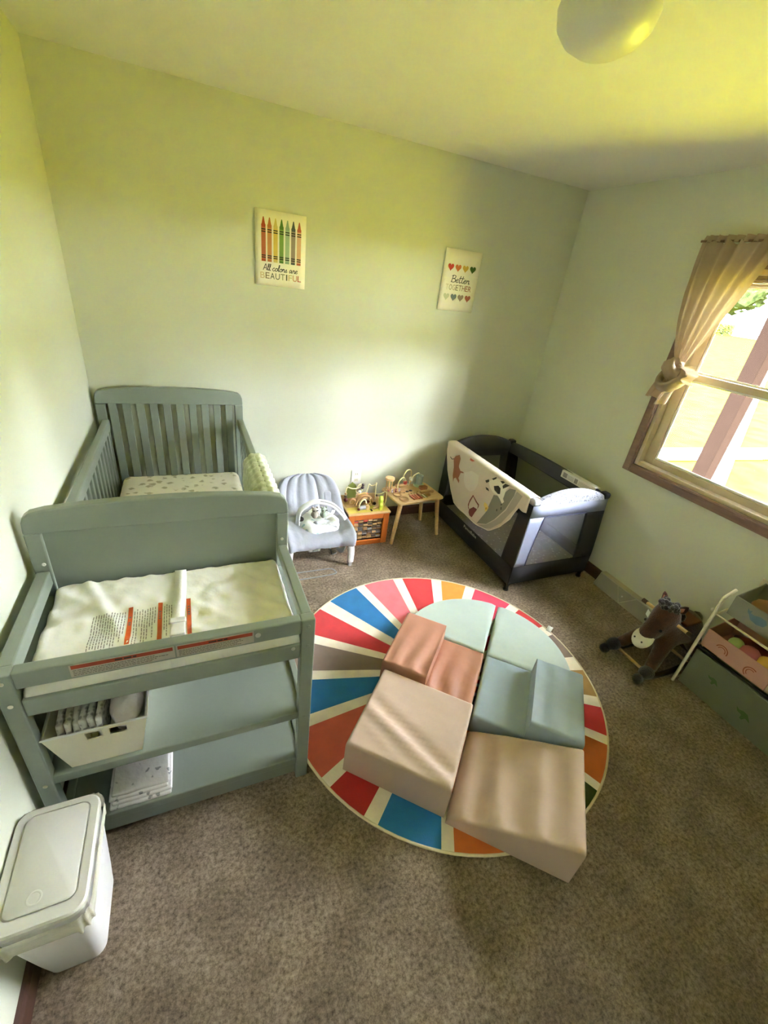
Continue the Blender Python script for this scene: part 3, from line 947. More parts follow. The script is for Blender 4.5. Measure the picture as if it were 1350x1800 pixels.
mb.poly([(RC[0] + 0.792 * math.cos(2 * PI * k / 96), RC[1] + 0.792 * math.sin(2 * PI * k / 96), ZR - 0.0006) for k in range(96)])
o = mb.build('pile', rmats, rug, recalc=False)
for p in o.data.polygons:
    if p.normal.z < 0:
        p.flip()
mb = MB(); mb.tube([(RC[0] + RR * math.cos(2 * PI * k / 96), RC[1] + RR * math.sin(2 * PI * k / 96), 0.006) for k in range(96)], 0.006, 6, True)
mb.build('edge_binding', mat('rug_binding', rgb(214, 200, 172), 0.8, bump=0.3, bscale=150), rug, smooth=2)
mb = MB(Matrix.Translation((2.368, -1.535, 0.006)) @ Matrix.Rotation(0.5, 4, 'Z'))
mb.grid(lambda i, j: (0.05 * i / 6, 0.030 * (j - 0.5) - 0.0, 0.004 + 0.016 * math.sin(i / 6 * PI * 0.9)), 7, 2)
ct = mb.build('care_tag', M_white, rug, smooth=2, solid=0.001, recalc=False)
mb.M = None
m2 = MB(); m2.box(2.400, 2.404, -1.521, -1.517, 0.0262, 0.0266); m2.build('tag_print', M_black, rug)

# ================================================================== foam climbing blocks
OB = Vector((0.960, -1.945, 0.010))
aB = math.radians(-44.0)
UB = Vector((math.cos(aB), math.sin(aB), 0)); VB = Vector((-math.sin(aB), math.cos(aB), 0))
def bl(u, v, z): return OB + UB * u + VB * v + Vector((0, 0, z))
def cover(name, col, rough=0.55, bump=0.22, stretch=(1, 1, 1)):
    return mat(name, col, rough, var=0.03, vscale=5, bump=bump, bscale=7.0, bdist=0.02, stretch=stretch, detail=2, spec=0.4)
M_beige = cover('beige_cover', rgb(188, 164, 148))
M_terra = cover('terracotta_cover', rgb(172, 122, 100))
M_blue = cover('blue_grey_cover', rgb(148, 164, 176))
M_mint = cover('pale_sage_cover', rgb(172, 185, 180))
RD = 0.012
def rounded(d):
    d = min(max(d, 0), RD)
    return RD - math.sqrt(max(0, RD * RD - (RD - d) ** 2))
def spread(a, b, n, extra=()):
    s = {a + (b - a) * k / n for k in range(n + 1)}
    for e in (a, b):
        sg = 1 if e == a else -1
        for q in (0.0, 0.0012, 0.004, 0.008, 0.012): s.add(e + sg * q)
    for e in extra:
        for q in (-0.012, -0.006, -0.0015, 0.0015, 0.006, 0.012): s.add(e + q)
    out = []
    for q in sorted(s):
        if not out or q - out[-1] > 0.0008: out.append(q)
    return out
def block(name, m, label, u0, u1, v0, v1, hfun, steps=(), wrinkle=None, group=None):
    us, vsn = spread(u0, u1, 22, steps), spread(v0, v1, 22)
    mb = MB()
    def top(i, j):
        u, v = us[i], vsn[j]
        h = hfun(u, v) - rounded(min(u - u0, u1 - u)) - rounded(min(v - v0, v1 - v))
        if wrinkle: h += wrinkle(u, v) * min(1, min(u - u0, u1 - u, v - v0, v1 - v) / 0.03)
        return bl(u, v, max(0.004, h))
    nu, nv = len(us), len(vsn)
    I = mb.grid(top, nu, nv)
    bd = [I[i][0] for i in range(nu)] + [I[nu - 1][j] for j in range(1, nv)] + [I[i][nv - 1] for i in range(nu - 2, -1, -1)] + [I[0][j] for j in range(nv - 2, 0, -1)]
    lo = []
    for k in bd:
        p = mb.v[k].copy(); p.z = OB.z
        lo.append(mb._v(p))
    for a in range(len(bd)):
        b = (a + 1) % len(bd)
        mb.face((bd[a], lo[a], lo[b], bd[b]))
    mb.face(lo)
    o = mb.build(name, m, None, smooth=0.9, origin=tuple(bl((u0 + u1) / 2, (v0 + v1) / 2, 0)))
    return tag(o, label, 'foam block', group)
G = 'soft foam climbing blocks on the rug'
def wA(u, v):
    d = (v - 0.02) - (0.16 - u * 0.42)
    return 0.011 * math.exp(-(d / 0.020) ** 2) - 0.010 * math.exp(-((d - 0.05) / 0.022) ** 2) + 0.005 * math.exp(-((d + 0.06 + 0.1 * u) / 0.012) ** 2) + 0.003 * noise.noise((u * 9, v * 9, 1))
block('foam_block', M_beige, 'square beige foam block at the left front of the set', -0.015, 0.405, 0.0, 0.405, lambda u, v: 0.172, wrinkle=wA, group=G)
def hB(u, v):
    t = (u - 0.415) / 0.435
    return 0.030 + 0.165 * max(0, min(1, t)) ** 0.85
def wB(u, v):
    return 0.013 * math.sin((u - 0.415) * 50 + 1.2 * noise.noise((u * 4, v * 4, 0))) * (0.5 + 0.5 * noise.noise((u * 5, v * 3, 7)) + 0.35)
block('foam_wedge', M_beige, 'beige foam ramp wedge overhanging the rug edge at the front', 0.415, 0.855, -0.015, 0.378, hB, wrinkle=wB, group=G)
def wD(u, v): return 0.011 * math.sin(u * 70 + 2 * noise.noise((u * 6, v * 5, 3))) * max(0.15, 1 - abs(v - 0.45) * 3)
block('foam_step', M_terra, 'terracotta two-step foam stair block behind the beige square block', -0.035, 0.400, 0.418, 0.795, lambda u, v: 0.20 if u < 0.180 else 0.105, steps=(0.180,), wrinkle=wD, group=G)
def wC(u, v): return 0.011 * math.sin(u * 62 + 1.5 * noise.noise((u * 6, v * 4, 9))) * (0.5 + 0.4 * noise.noise((u * 3, v * 7, 5)))
block('foam_step', M_blue, 'blue-grey two-step foam stair block beside the beige ramp', 0.412, 0.858, 0.400, 0.790, lambda u, v: 0.20 if u > 0.640 else 0.105, steps=(0.640,), wrinkle=wC, group=G)
def quarter(sgn, uc, vc, R, m, label):
    rs = [0.0005] + spread(0.0, R, 14)[1:]
    n = 26
    mb = MB()
    def top(i, j):
        a = (PI / 2) * j / n; r = rs[i]
        u = uc + sgn * r * math.cos(a); v = vc + r * math.sin(a)
        e = min(R - r, r * math.sin(a), r * math.cos(a))
        h = 0.105 - rounded(max(0, e)) + 0.003 * noise.noise((u * 8, v * 8, sgn * 3)) * min(1, max(0, e) / 0.03)
        ln = 0.004 * math.exp(-((v - vc - 0.14 - (u - uc) * 0.75) / 0.012) ** 2) * (1 if sgn > 0 and abs(u - uc) < 0.22 else 0)
        return bl(u, v, max(0.004, h - ln))
    I = mb.grid(top, len(rs), n + 1)
    bd = [I[i][0] for i in range(len(rs))] + [I[-1][j] for j in range(1, n + 1)] + [I[i][n] for i in range(len(rs) - 2, -1, -1)]
    lo = []
    for k in bd:
        p = mb.v[k].copy(); p.z = OB.z; lo.append(mb._v(p))
    for a in range(len(bd)):
        b = (a + 1) % len(bd)
        mb.face((bd[a], lo[a], lo[b], bd[b]))
    mb.face(lo)
    tag(mb.build('foam_quarter_round', m, None, smooth=0.9, merge=True, origin=tuple(bl(uc, vc, 0))), label, 'foam block', G)
quarter(-1, 0.396, 0.800, 0.428, M_mint, 'pale sage quarter-round foam block touching the terracotta stair')
quarter(1, 0.412, 0.797, 0.428, M_mint, 'pale sage quarter-round foam block behind the blue-grey stair')
# ================================================================== play yard
M_dark = mat('charcoal_fabric', rgb(27, 26, 30), 0.85, var=0.06, vscale=8, bump=0.2, bscale=200, bdist=0.002)
M_dgrey = mat('grey_rail_fabric', rgb(74, 74, 82), 0.85, var=0.05, bump=0.25, bscale=160, bdist=0.002)
M_lav = mat('lavender_grey_fabric', rgb(124, 128, 150), 0.8, var=0.03, bump=0.2, bscale=160, bdist=0.002)
M_mesh = mat('grey_netting', rgb(84, 84, 92), 0.9, transp=0.72)
M_meshl = mat('pale_netting', rgb(128, 130, 146), 0.9, transp=0.72)
M_rim = mat_spots('crosshatch_rail_fabric', rgb(158, 160, 172), rgb(80, 84, 104), 48, 0.24, soft=0.16, distort=0.05)
M_blk = mat('black_plastic', rgb(28, 27, 30), 0.5)
M_greyp = mat('grey_plastic', rgb(150, 150, 152), 0.4)
py = thing('play_yard', (2.68, -0.62, 0), 'dark grey folding play yard with mesh sides in the far corner', 'play yard')
# corners: (x, y) at the floor, belly and top
XL0, XL1, XR0, XR1 = 2.350, 2.362, 3.040, 2.985
YN, YB = -1.132, -0.100
def xr(z):
    t = z / 0.67
    return XR0 + (XR1 - XR0) * t + 0.030 * math.sin(PI * min(1, max(0, t))) * (1 - t)
def xl(z): return XL0 + (XL1 - XL0) * z / 0.67
for sx, yy in ((0, YN), (1, YN), (0, YB), (1, YB)):
    xf = xl if sx == 0 else xr
    off = 0.016 if sx == 0 else -0.016
    oy = 0.016 if yy == YN else -0.016
    mb = MB(); mb.tube([(xf(z) + off, yy + oy, z) for z in (0.05, 0.2, 0.35, 0.5, 0.66)], 0.019, 10)
    mb.build('corner_post', M_dark, py, smooth=1)
    mb = MB(); mb.tube([(xf(0) + off, yy + oy, 0.0), (xf(0) + off, yy + oy, 0.012), (xf(0) + off, yy + oy, 0.014), (xf(0.05) + off, yy + oy, 0.075)], [0.018, 0.018, 0.013, 0.015], 10)
    mb.build('foot', M_blk, py, smooth=0.7)
    mb = MB(); mb.rbox((xf(0.67) + off, yy + oy, 0.672), (0.056, 0.056, 0.044), 0.016, 4)
    cc = mb.build('corner_cap', M_greyp if (sx == 0) else M_blk, py, smooth=4, merge=True)
# rails: padded, the short ends arch upward
def rail(name, p, q, arch, m, r=0.030, drop=0.05):
    P = []
    for k in range(21):
        t = k / 20; s = math.sin(PI * t)
        c = Vector(p).lerp(Vector(q), t)
        P.append((c.x, c.y, c.z + arch * s ** 0.8))
    d = (Vector(q) - Vector(p)).normalized(); nrm = Vector((-d.y, d.x, 0))
    mb = MB()
    prof = [(0, 0.012), (0.016, 0.008), (0.021, -0.006), (0.020, -drop), (0.016, -drop - 0.008), (-0.016, -drop - 0.008), (-0.020, -drop), (-0.021, -0.006), (-0.016, 0.008)]
    rings = []
    for k, c in enumerate(P):
        c = Vector(c); s = math.sin(PI * k / 20)
        rings.append([c + nrm * a + Vector((0, 0, b - (arch * s * 0.5 if b < -0.01 else 0))) for a, b in prof])
    mb.loft(rings)
    return mb.build(name, m, py, smooth=0.9)
def xmid(z, side): return (xl(z) + 0.016) if side == 0 else (xr(z) - 0.016)
zr_ = 0.665
rail('near_end_rail', (xmid(zr_, 0) + 0.03, YN + 0.016, zr_), (xmid(zr_, 1) - 0.02, YN + 0.016, zr_), 0.062, M_rim, drop=0.065)
rail('far_end_rail', (xmid(zr_, 0) + 0.02, YB - 0.016, zr_), (xmid(zr_, 1) - 0.02, YB - 0.016, zr_), 0.062, M_dgrey, drop=0.065)
rail('long_rail', (xmid(zr_, 0), YN + 0.04, zr_), (xmid(zr_, 0), YB - 0.04, zr_), 0.010, M_dgrey, drop=0.050)
lr = rail('long_rail', (xmid(zr_, 1), YN + 0.04, zr_), (xmid(zr_, 1), YB - 0.04, zr_), 0.018, M_dgrey, drop=0.070)
# side panels: fabric surround with a net window (hole cut out of the surround)
def panel(fn, w, zt, zb, sl, sr, bot, top, bow, m_sur, m_net, m_bot, m_l=None, m_r=None, piping=None):
    """fn(s, z, off) -> 3D; s in metres along the panel"""
    zs = [zb, bot] + [bot + (zt - top - bot) * k / 10 for k in range(1, 11)] + [zt]
    def le(z):
        t = (z - bot) / (zt - top - bot); t = min(1, max(0, t)); return sl + bow * math.sin(PI * min(1, t) * 0.5) * t
    def ri(z):
        t = (z - bot) / (zt - top - bot); t = min(1, max(0, t)); return w - sr - bow * 0.3 * t * t
    def strip(a, b, z0, z1, mm, nm, off=0.0):
        mb = MB(); zl = [z for z in zs if z0 - 1e-6 <= z <= z1 + 1e-6]
        n = 8
        mb.grid(lambda i, j: fn(a(zl[i]) + (b(zl[i]) - a(zl[i])) * j / n, zl[i], off), len(zl), n + 1)
        return mb.build(nm, mm, py, smooth=2, solid=0.004, recalc=False)
    z0c = lambda z: 0.0
    wc = lambda z: w
    strip(z0c, le, bot, zt - top, m_l or m_sur, 'side_surround')
    strip(ri, wc, bot, zt - top, m_r or m_sur, 'side_surround')
    strip(z0c, wc, zb, bot, m_bot, 'base_band')
    strip(z0c, wc, zt - top, zt, m_sur, 'upper_band')
    strip(le, ri, bot, zt - top, m_net, 'net_window', 0.003)
    if piping:
        mb = MB(); mb.tube([fn(le(z), z, -0.003) for z in zs[1:-1]] + [fn(le(zt - top) + (ri(zt - top) - le(zt - top)) * k / 8, zt - top, -0.003) for k in range(1, 9)], 0.0035, 6)
        mb.build('piping', piping, py, smooth=2)
yl = YB - YN
panel(lambda s, z, o: (xl(z) - 0.003 + o, YN + s, z), yl, 0.655, 0.060, 0.125, 0.105, 0.192, 0.075, -0.03, M_dark, M_mesh, M_dark)
panel(lambda s, z, o: (xr(z) + 0.003 - o, YN + s, z), yl, 0.655, 0.060, 0.11, 0.11, 0.192, 0.085, -0.03, M_dark, M_mesh, M_dark)
wn_ = lambda z: xr(z) - xl(z)
panel(lambda s, z, o: (xl(z) + s / 0.66 * wn_(z), YN - 0.003 + o, z), 0.66, 0.650, 0.060, 0.085, 0.165, 0.200, 0.085, 0.035, M_lav, M_meshl, M_dark, m_l=M_lav, m_r=M_dark, piping=mat('navy_piping', rgb(48, 50, 78), 0.7))  # right surround in charcoal: window-side shadow put into the lavender end
panel(lambda s, z, o: (xl(z) + s / 0.66 * wn_(z), YB + 0.003 - o, z), 0.66, 0.650, 0.060, 0.10, 0.10, 0.200, 0.10, 0.0, M_dgrey, M_mesh, M_dark)
# inner floor mattress
M_pmat = mat_spots('dotted_play_mattress', rgb(190, 184, 190), rgb(240, 236, 238), 30, 0.17, soft=0.08, bump=0.1, bscale=30)
mb = MB(); mb.rbox(((xl(0.12) + xr(0.12)) / 2, (YN + YB) / 2, 0.105), (wn_(0.1) - 0.050, yl - 0.050, 0.030), 0.010, 3)
mb.build('floor_mattress', M_pmat, py, smooth=1, merge=True)
# instruction label folded over the wall-side rail
lb = MB().bar((xmid(zr_, 1) - 0.004, -0.742, 0.690), (xmid(zr_, 1) - 0.004, -1.052, 0.690), 0.048, 0.003).build('instruction_label', mat('label_white', rgb(224, 222, 222), 0.5), py)
lb['label'] = 'white instruction label with grey drawings'
lf = MB().box(xmid(zr_, 1) - 0.0290, xmid(zr_, 1) - 0.0265, -1.052, -0.742, 0.640, 0.6905).build('instruction_label', MATS['label_white'], py)
mb = MB(); rnd = random.Random(3)
fx = xmid(zr_, 1) - 0.0296
M_gpr = mat('label_grey_print', rgb(150, 146, 152), 0.6)
for ya, yb in ((-0.76, -0.80), (-0.87, -0.90)):
    mb.poly([(fx, ya, 0.648), (fx, yb, 0.648), (fx, yb, 0.682), (fx, ya, 0.682)])
for k in range(4):
    words(mb, lambda x, z: (fx, -x, z), 0.806, 0.862, 0.650 + 0.008 * k, 0.003, rnd)
    words(mb, lambda x, z: (fx, -x, z), 0.910, 1.040, 0.650 + 0.008 * k, 0.003, rnd)
mb.build('label_print', M_gpr, py, recalc=False)
# lettering on the base band
mb = MB(); tx = xl(0.17) - 0.0062
add_text(mb, 'PamoBabe', 0.034, lambda a, b: (tx, -0.543 - a, 0.158 + b), width=0.170)
o = mb.build('brand_lettering', mat('silver_print', rgb(196, 192, 180), 0.5), py, recalc=False)

# ---- farm blanket over the long rail
XB = 2.3375
M_bl = mat('cream_blanket_cloth', rgb(206, 194, 178), 0.9, var=0.03, vscale=9, bump=0.25, bscale=60, transl=0.12)
bk = thing('farm_animal_blanket', (2.37, -0.62, 0.69), 'cream blanket printed with farm animals hanging over the play yard rail', 'blanket')
low_pts = [(-0.130, 0.640), (-0.150, 0.60), (-0.202, 0.475), (-0.28, 0.365), (-0.373, 0.285), (-0.46, 0.268), (-0.56, 0.268), (-0.698, 0.272), (-0.83, 0.300), (-0.93, 0.39), (-1.006, 0.497), (-1.038, 0.600), (-1.085, 0.590), (-1.112, 0.600)]
def lowz(y):
    for (a, za), (b, zb_) in zip(low_pts, low_pts[1:]):
        if b <= y <= a:
            return za + (zb_ - za) * (a - y) / (a - b)
    return low_pts[-1][1]
def bwave(y, z): return XB + 0.0035 * math.sin(y * 23 + z * 4) * min(1, (0.69 - z) / 0.1) - 0.004 * max(0, 0.68 - z)
ys_ = [-0.130 - 0.982 * k / 44 for k in range(45)]
def bfn(i, j):
    y = ys_[j]
    zt = 0.700
    if i <= 20:
        z = lowz(y) + (0.690 - lowz(y)) * i / 20
        return (bwave(y, z), y, z)
    if i <= 26:
        a = PI * (i - 20) / 6
        return (2.378 - 0.0405 * math.cos(a), y, 0.690 + 0.012 * math.sin(a) + 0.002 * noise.noise((y * 60, i, 0)))
    t = (i - 26) / 5
    return (2.4185, y, 0.690 - 0.055 * t * (0.8 + 0.3 * noise.noise((y * 6, 0, 2))))
mb = MB(); mb.grid(bfn, 32, 45)
mb.build('cloth', M_bl, bk, smooth=3, solid=0.003, recalc=False)
# white binding along the edge
mb = MB(); mb.tube([(bwave(y, lowz(y)) - 0.001, y, lowz(y)) for y in ys_], 0.004, 5)
mb.build('edge_binding', mat('cream_binding', rgb(220, 214, 204), 0.85), bk, smooth=2)
PRINT = {
'hill2': [(-0.992,0.683),(-1.049,0.678),(-1.015,0.570),(-0.939,0.426),(-0.849,0.329),(-0.772,0.284),(-0.709,0.281),(-0.791,0.327),(-0.872,0.412),(-0.949,0.528)],
'hill': [(-0.698,0.284),(-0.759,0.406),(-0.792,0.560),(-0.857,0.581),(-0.923,0.671),(-0.981,0.688),(-0.981,0.649),(-0.940,0.529),(-0.857,0.404),(-0.790,0.330)],
'sheep': [(-0.423,0.561),(-0.503,0.609),(-0.587,0.609),(-0.599,0.553),(-0.581,0.493),(-0.532,0.456),(-0.474,0.461),(-0.435,0.502)],
'horse': [(-0.312,0.656),(-0.333,0.633),(-0.309,0.603),(-0.337,0.563),(-0.365,0.549),(-0.408,0.558),(-0.416,0.552),(-0.376,0.537),(-0.335,0.536),(-0.338,0.497),(-0.382,0.477),(-0.382,0.454),(-0.344,0.466),(-0.323,0.473),(-0.300,0.456),(-0.301,0.422),(-0.276,0.469),(-0.276,0.517),(-0.246,0.597),(-0.264,0.627)],
'rein': [(-0.202,0.599),(-0.230,0.590),(-0.250,0.602),(-0.252,0.596),(-0.227,0.583),(-0.197,0.594)],
'earred': [(-0.450,0.672),(-0.452,0.688),(-0.511,0.688),(-0.481,0.672)],
'cowbody': [(-0.710,0.623),(-0.738,0.648),(-0.795,0.682),(-0.857,0.686),(-0.919,0.681),(-0.874,0.624),(-0.869,0.593),(-0.907,0.565),(-0.890,0.544),(-0.855,0.562),(-0.823,0.575),(-0.788,0.570),(-0.742,0.590)],
'cowspot1': [(-0.773,0.617),(-0.814,0.639),(-0.840,0.631),(-0.847,0.593),(-0.828,0.584),(-0.788,0.594)],
'cowspot2': [(-0.852,0.655),(-0.872,0.681),(-0.918,0.688),(-0.885,0.659),(-0.863,0.640)],
'cowspot3': [(-0.819,0.676),(-0.848,0.688),(-0.869,0.688),(-0.847,0.668)],
'cowear1': [(-0.674,0.612),(-0.709,0.637),(-0.719,0.624),(-0.694,0.603)],
'cowear2': [(-0.696,0.574),(-0.728,0.577),(-0.744,0.563),(-0.711,0.560)],
'cowtop': [(-0.735,0.653),(-0.777,0.686),(-0.778,0.672),(-0.754,0.652)],
'cowhoof1': [(-0.880,0.536),(-0.893,0.546),(-0.894,0.534),(-0.883,0.528)],
'cowhoof2': [(-0.888,0.516),(-0.898,0.524),(-0.905,0.507),(-0.895,0.499)],
'cowhoof3': [(-0.852,0.482),(-0.862,0.490),(-0.866,0.474),(-0.857,0.469)],
'roostbody': [(-0.571,0.330),(-0.618,0.375),(-0.668,0.382),(-0.651,0.346),(-0.629,0.294),(-0.597,0.290),(-0.575,0.305)],
'roosttail': [(-0.576,0.452),(-0.587,0.451),(-0.558,0.376),(-0.559,0.344),(-0.575,0.332),(-0.559,0.330),(-0.544,0.356),(-0.553,0.401)],
'roostneck': [(-0.583,0.449),(-0.648,0.430),(-0.676,0.425),(-0.678,0.407),(-0.668,0.382),(-0.666,0.413),(-0.631,0.421),(-0.581,0.441)],
'chick': [(-0.724,0.470),(-0.753,0.469),(-0.775,0.452),(-0.765,0.416),(-0.748,0.410),(-0.743,0.435),(-0.724,0.444)],
'chickwing': [(-0.743,0.435),(-0.762,0.449),(-0.767,0.436),(-0.752,0.424)]}
PC = dict(hill=rgb(128, 126, 112), hill2=rgb(164, 156, 142), sheep=rgb(216, 208, 194), horse=rgb(146, 94, 64), rein=rgb(60, 50, 44), earred=rgb(176, 88, 66), cowbody=rgb(226, 222, 206),
          roostbody=rgb(104, 34, 28), roosttail=rgb(120, 60, 48), roostneck=rgb(110, 56, 46), chick=rgb(222, 194, 108), chickwing=rgb(196, 150, 50))
PN = dict(hill='hill_print', hill2='hill_print', sheep='cloud_print', horse='horse_print', rein='horse_print', earred='horse_print', roostbody='rooster_print', roosttail='rooster_print', roostneck='rooster_print', chick='chick_print', chickwing='chick_print')
def dense(poly, step=0.02):
    out = []
    for a, b in zip(poly, poly[1:] + poly[:1]):
        n = max(1, int(math.dist(a, b) / step))
        out += [(a[0] + (b[0] - a[0]) * k / n, a[1] + (b[1] - a[1]) * k / n) for k in range(n)]
    return out
lay = 0
for k, poly in PRINT.items():
    off = 0.0022 + 0.0005 * (0 if k in ('hill2', 'sheep') else 1 if k == 'hill' else 2 if k in ('cowbody', 'horse', 'chick', 'roostbody') else 3)
    mm = mat('print_' + k, PC.get(k, rgb(48, 48, 42)), 0.9)
    # fill as triangles through bmesh so the outline may be concave, and let it follow the cloth
    bm = bmesh.new()
    vs_ = [bm.verts.new((0, y, z)) for y, z in dense(poly)]
    f = bm.faces.new(vs_)
    bmesh.ops.triangulate(bm, faces=[f])
    bm.edges.ensure_lookup_table()
    bmesh.ops.subdivide_edges(bm, edges=[e for e in bm.edges if e.calc_length() > 0.05], cuts=2, use_grid_fill=True)
    bmesh.ops.triangulate(bm, faces=bm.faces)
    mb = MB()
    bm.verts.index_update()
    for v in bm.verts: mb._v((bwave(v.co.y, v.co.z) - off, v.co.y, v.co.z))
    for fc in bm.faces: mb.face([v.index for v in fc.verts])
    bm.free()
    mb.build(PN.get(k, 'cow_print'), mm, bk, recalc=False)

# ================================================================== baby bouncer
M_pad = mat('grey_padded_fabric', rgb(150, 152, 164), 0.8, var=0.03, vscale=9, bump=0.5, bscale=9, bdist=0.02)
M_ins = mat_spots('insert_print_cloth', rgb(226, 230, 228), rgb(160, 190, 196), 16, 0.17, soft=0.06, distort=0.05, bump=0.3, bscale=20)
bo = thing('baby_bouncer', (1.21, -0.42, 0), 'light grey padded baby bouncer with toy bar beside the crib', 'bouncer')
CX = 1.212
prof = smoothpath([(-0.612, 0.188, 0), (-0.615, 0.212, 0), (-0.590, 0.226, 0), (-0.50, 0.226, 0), (-0.40, 0.216, 0), (-0.33, 0.230, 0), (-0.265, 0.290, 0), (-0.205, 0.370, 0), (-0.155, 0.440, 0), (-0.130, 0.476, 0)], 5)
NP = len(prof)
def bhalf(s):
    w = 0.222 + 0.014 * math.sin(PI * min(1, s * 1.2))
    if s > 0.72:
        w *= math.sqrt(max(0.0, 1 - ((s - 0.72) / 0.285) ** 2)) * 0.86 + 0.14
    return w
NT = 41
def bsurf(i, j, off):
    p = prof[i]; s = i / (NP - 1); t = 2 * j / (NT - 1) - 1
    q = prof[min(i + 1, NP - 1)] - prof[max(i - 1, 0)]; q.normalize()
    nrm = Vector((0, -q.y, q.x))          # pad surface normal in (x, y, z)
    if nrm.z < 0: nrm = -nrm
    nrm = Vector((0, -q.y, q.x)) if q.x > 0 or q.y > 0 else nrm
    side = 0.045 * abs(t) ** 4 * (0.35 + 0.65 * math.sin(PI * min(1, s * 1.1)))
    ch = 0.016 * abs(math.sin(t * PI * 3.0 + 0.3)) ** 0.7 if s > 0.58 else 0.008 * abs(math.sin(t * PI * 1.5 + 0.4))
    ch += 0.007 * abs(math.sin(s * 19)) if abs(t) > 0.55 else 0
    edge = min(1, (1 - abs(t)) / 0.10)
    bul = off * math.sqrt(max(0, 1 - (1 - edge) ** 2))
    d = nrm * (bul + side + (ch * edge if off > 0 else 0))
    return (CX + bhalf(s) * t, p.x + d.y, p.y + d.z)
mb = MB()
I = mb.grid(lambda i, j: bsurf(i, j, 0.022), NP, NT)
J = mb.grid(lambda i, j: bsurf(i, j, -0.016), NP, NT)
for a, b in ((0, 1), (NP - 1, 0)):
    for j in range(NT - 1): mb.face((I[a][j], I[a][j + 1], J[a][j + 1], J[a][j]))
for j in (0, NT - 1):
    for i in range(NP - 1): mb.face((I[i][j], I[i + 1][j], J[i + 1][j], J[i][j]))
seat = mb.build('seat_pad', M_pad, bo, smooth=1.2)
mb = MB(); mb.tube([Vector(bsurf(1, j, 0.0)) + Vector((0, -0.010, -0.004)) for j in range(NT)], 0.006, 6); mb.build('front_piping', M_white, seat, smooth=2)
# head cushion pillow on the right wing and centre seam
mb = MB(); mb.rbox((1.345, -0.262, 0.345), (0.060, 0.030, 0.090), 0.013, 4)
for i, v in enumerate(mb.v): mb.v[i] = v + Vector((0, 0.7 * (v.z - 0.345) + wr(v, 30, 0.008), 0))
mb.build('side_pocket', M_pad, seat, smooth=4, merge=True)
# newborn insert: scooped cushion
mb = MB()
def ins(i, j):
    a = 2 * PI * i / 36; r = j / 8
    lob = 1 + 0.05 * math.sin(a * 5)
    x = CX + 0.030 + 0.150 * r * lob * math.cos(a)
    y = -0.445 + 0.135 * r * lob * math.sin(a)
    base = 0.242 + 0.55 * max(0, y + 0.40)
    return (x, y - 0.0, base + 0.050 * math.sin(PI * min(1, r * 1.0)) ** 2 * r + 0.010 + 0.006 * noise.noise((x * 40, y * 40, 1)) - (0.03 * (r > 0.99)))
mb.grid(ins, 36, 9, cu=True)
inp = mb.build('newborn_insert', M_ins, bo, smooth=4, solid=0.012, recalc=True)
mb = MB(Matrix.Translation((CX - 0.105, -0.462, 0.312)) @ Matrix.Rotation(0.5, 4, 'X')); mb.lathe([(0, 0.001), (0.009, 0.001)], (0, 0, 0.002), 16); mb.cur = 1; mb.lathe([(0.011, 0.0), (0.020, 0.0)], (0, 0, 0.002), 16); mb.build('eye_print', [M_black, M_black], inp)
mb = MB(); mb.rbox((CX + 0.055, -0.490, 0.262), (0.150, 0.090, 0.042), 0.019, 4)
for i, v in enumerate(mb.v): mb.v[i] = v + Vector((wr(v, 30, 0.01), wr(v * 1.3, 30, 0.01), wr(v, 35, 0.012)))
mb.build('seat_cushion', mat_spots('grey_leaf_cloth', rgb(196, 200, 208), rgb(228, 230, 234), 50, 0.2, soft=0.2, bump=0.5, bscale=30), inp, smooth=4, merge=True)
for sx in (-0.05, 0.085):
    mb = MB(); mb.tube(smoothpath([(CX + 0.03 + sx * 1.4, -0.36, 0.30), (CX + 0.03 + sx, -0.43, 0.315), (CX + 0.05, -0.475, 0.305)], 5), 0.012, 6, ry=0.003)
    mb.build('harness_strap', M_white, seat, smooth=2)
# toy bar (flattened arch) with two hanging toys
mb = MB()
tb = smoothpath([(CX - 0.125, -0.46, 0.27), (CX - 0.11, -0.455, 0.37), (CX - 0.02, -0.455, 0.428), (CX + 0.09, -0.470, 0.410), (CX + 0.165, -0.490, 0.345), (CX + 0.190, -0.50, 0.305)], 6)
mb.tube(tb, 0.019, 10, ry=0.008)
bar_o = mb.build('toy_bar', M_white, bo, smooth=2)
mb = MB(); mb.tube([p + Vector((0.003, -0.010, 0.007)) for p in tb[14:27]], 0.005, 6, ry=0.002); mb.build('bar_trim', M_greyp, bar_o, smooth=2)
M_toyg = mat('grey_plush', rgb(168, 160, 152), 0.95, bump=0.4, bscale=120)
for x, c2, top in ((CX - 0.015, M_toyg, 0.418), (CX + 0.045, mat('sage_plush', rgb(148, 160, 148), 0.95, bump=0.4, bscale=120), 0.414)):
    mb = MB(); mb.sphere((x, -0.468, top - 0.075), 0.022, 12, 8, 1.35); mb.sphere((x - 0.002, -0.475, top - 0.040), 0.019, 12, 8)
    for s in (-1, 1): mb.sphere((x + s * 0.016, -0.468, top - 0.024), 0.008, 8, 6); mb.sphere((x + s * 0.019, -0.472, top - 0.072), 0.008, 8, 6, 1.8)
    t_ = mb.build('hanging_toy', c2, bo, smooth=2)
    mb = MB(); mb.tube([(x, -0.462, top + 0.004), (x, -0.466, top - 0.025)], 0.002, 5); mb.build('toy_cord', M_greyp, t_)
    mb = MB(); mb.box(x - 0.018, x + 0.018, -0.492, -0.488, top - 0.040, top - 0.034); mb.build('toy_face_print', M_black, t_)
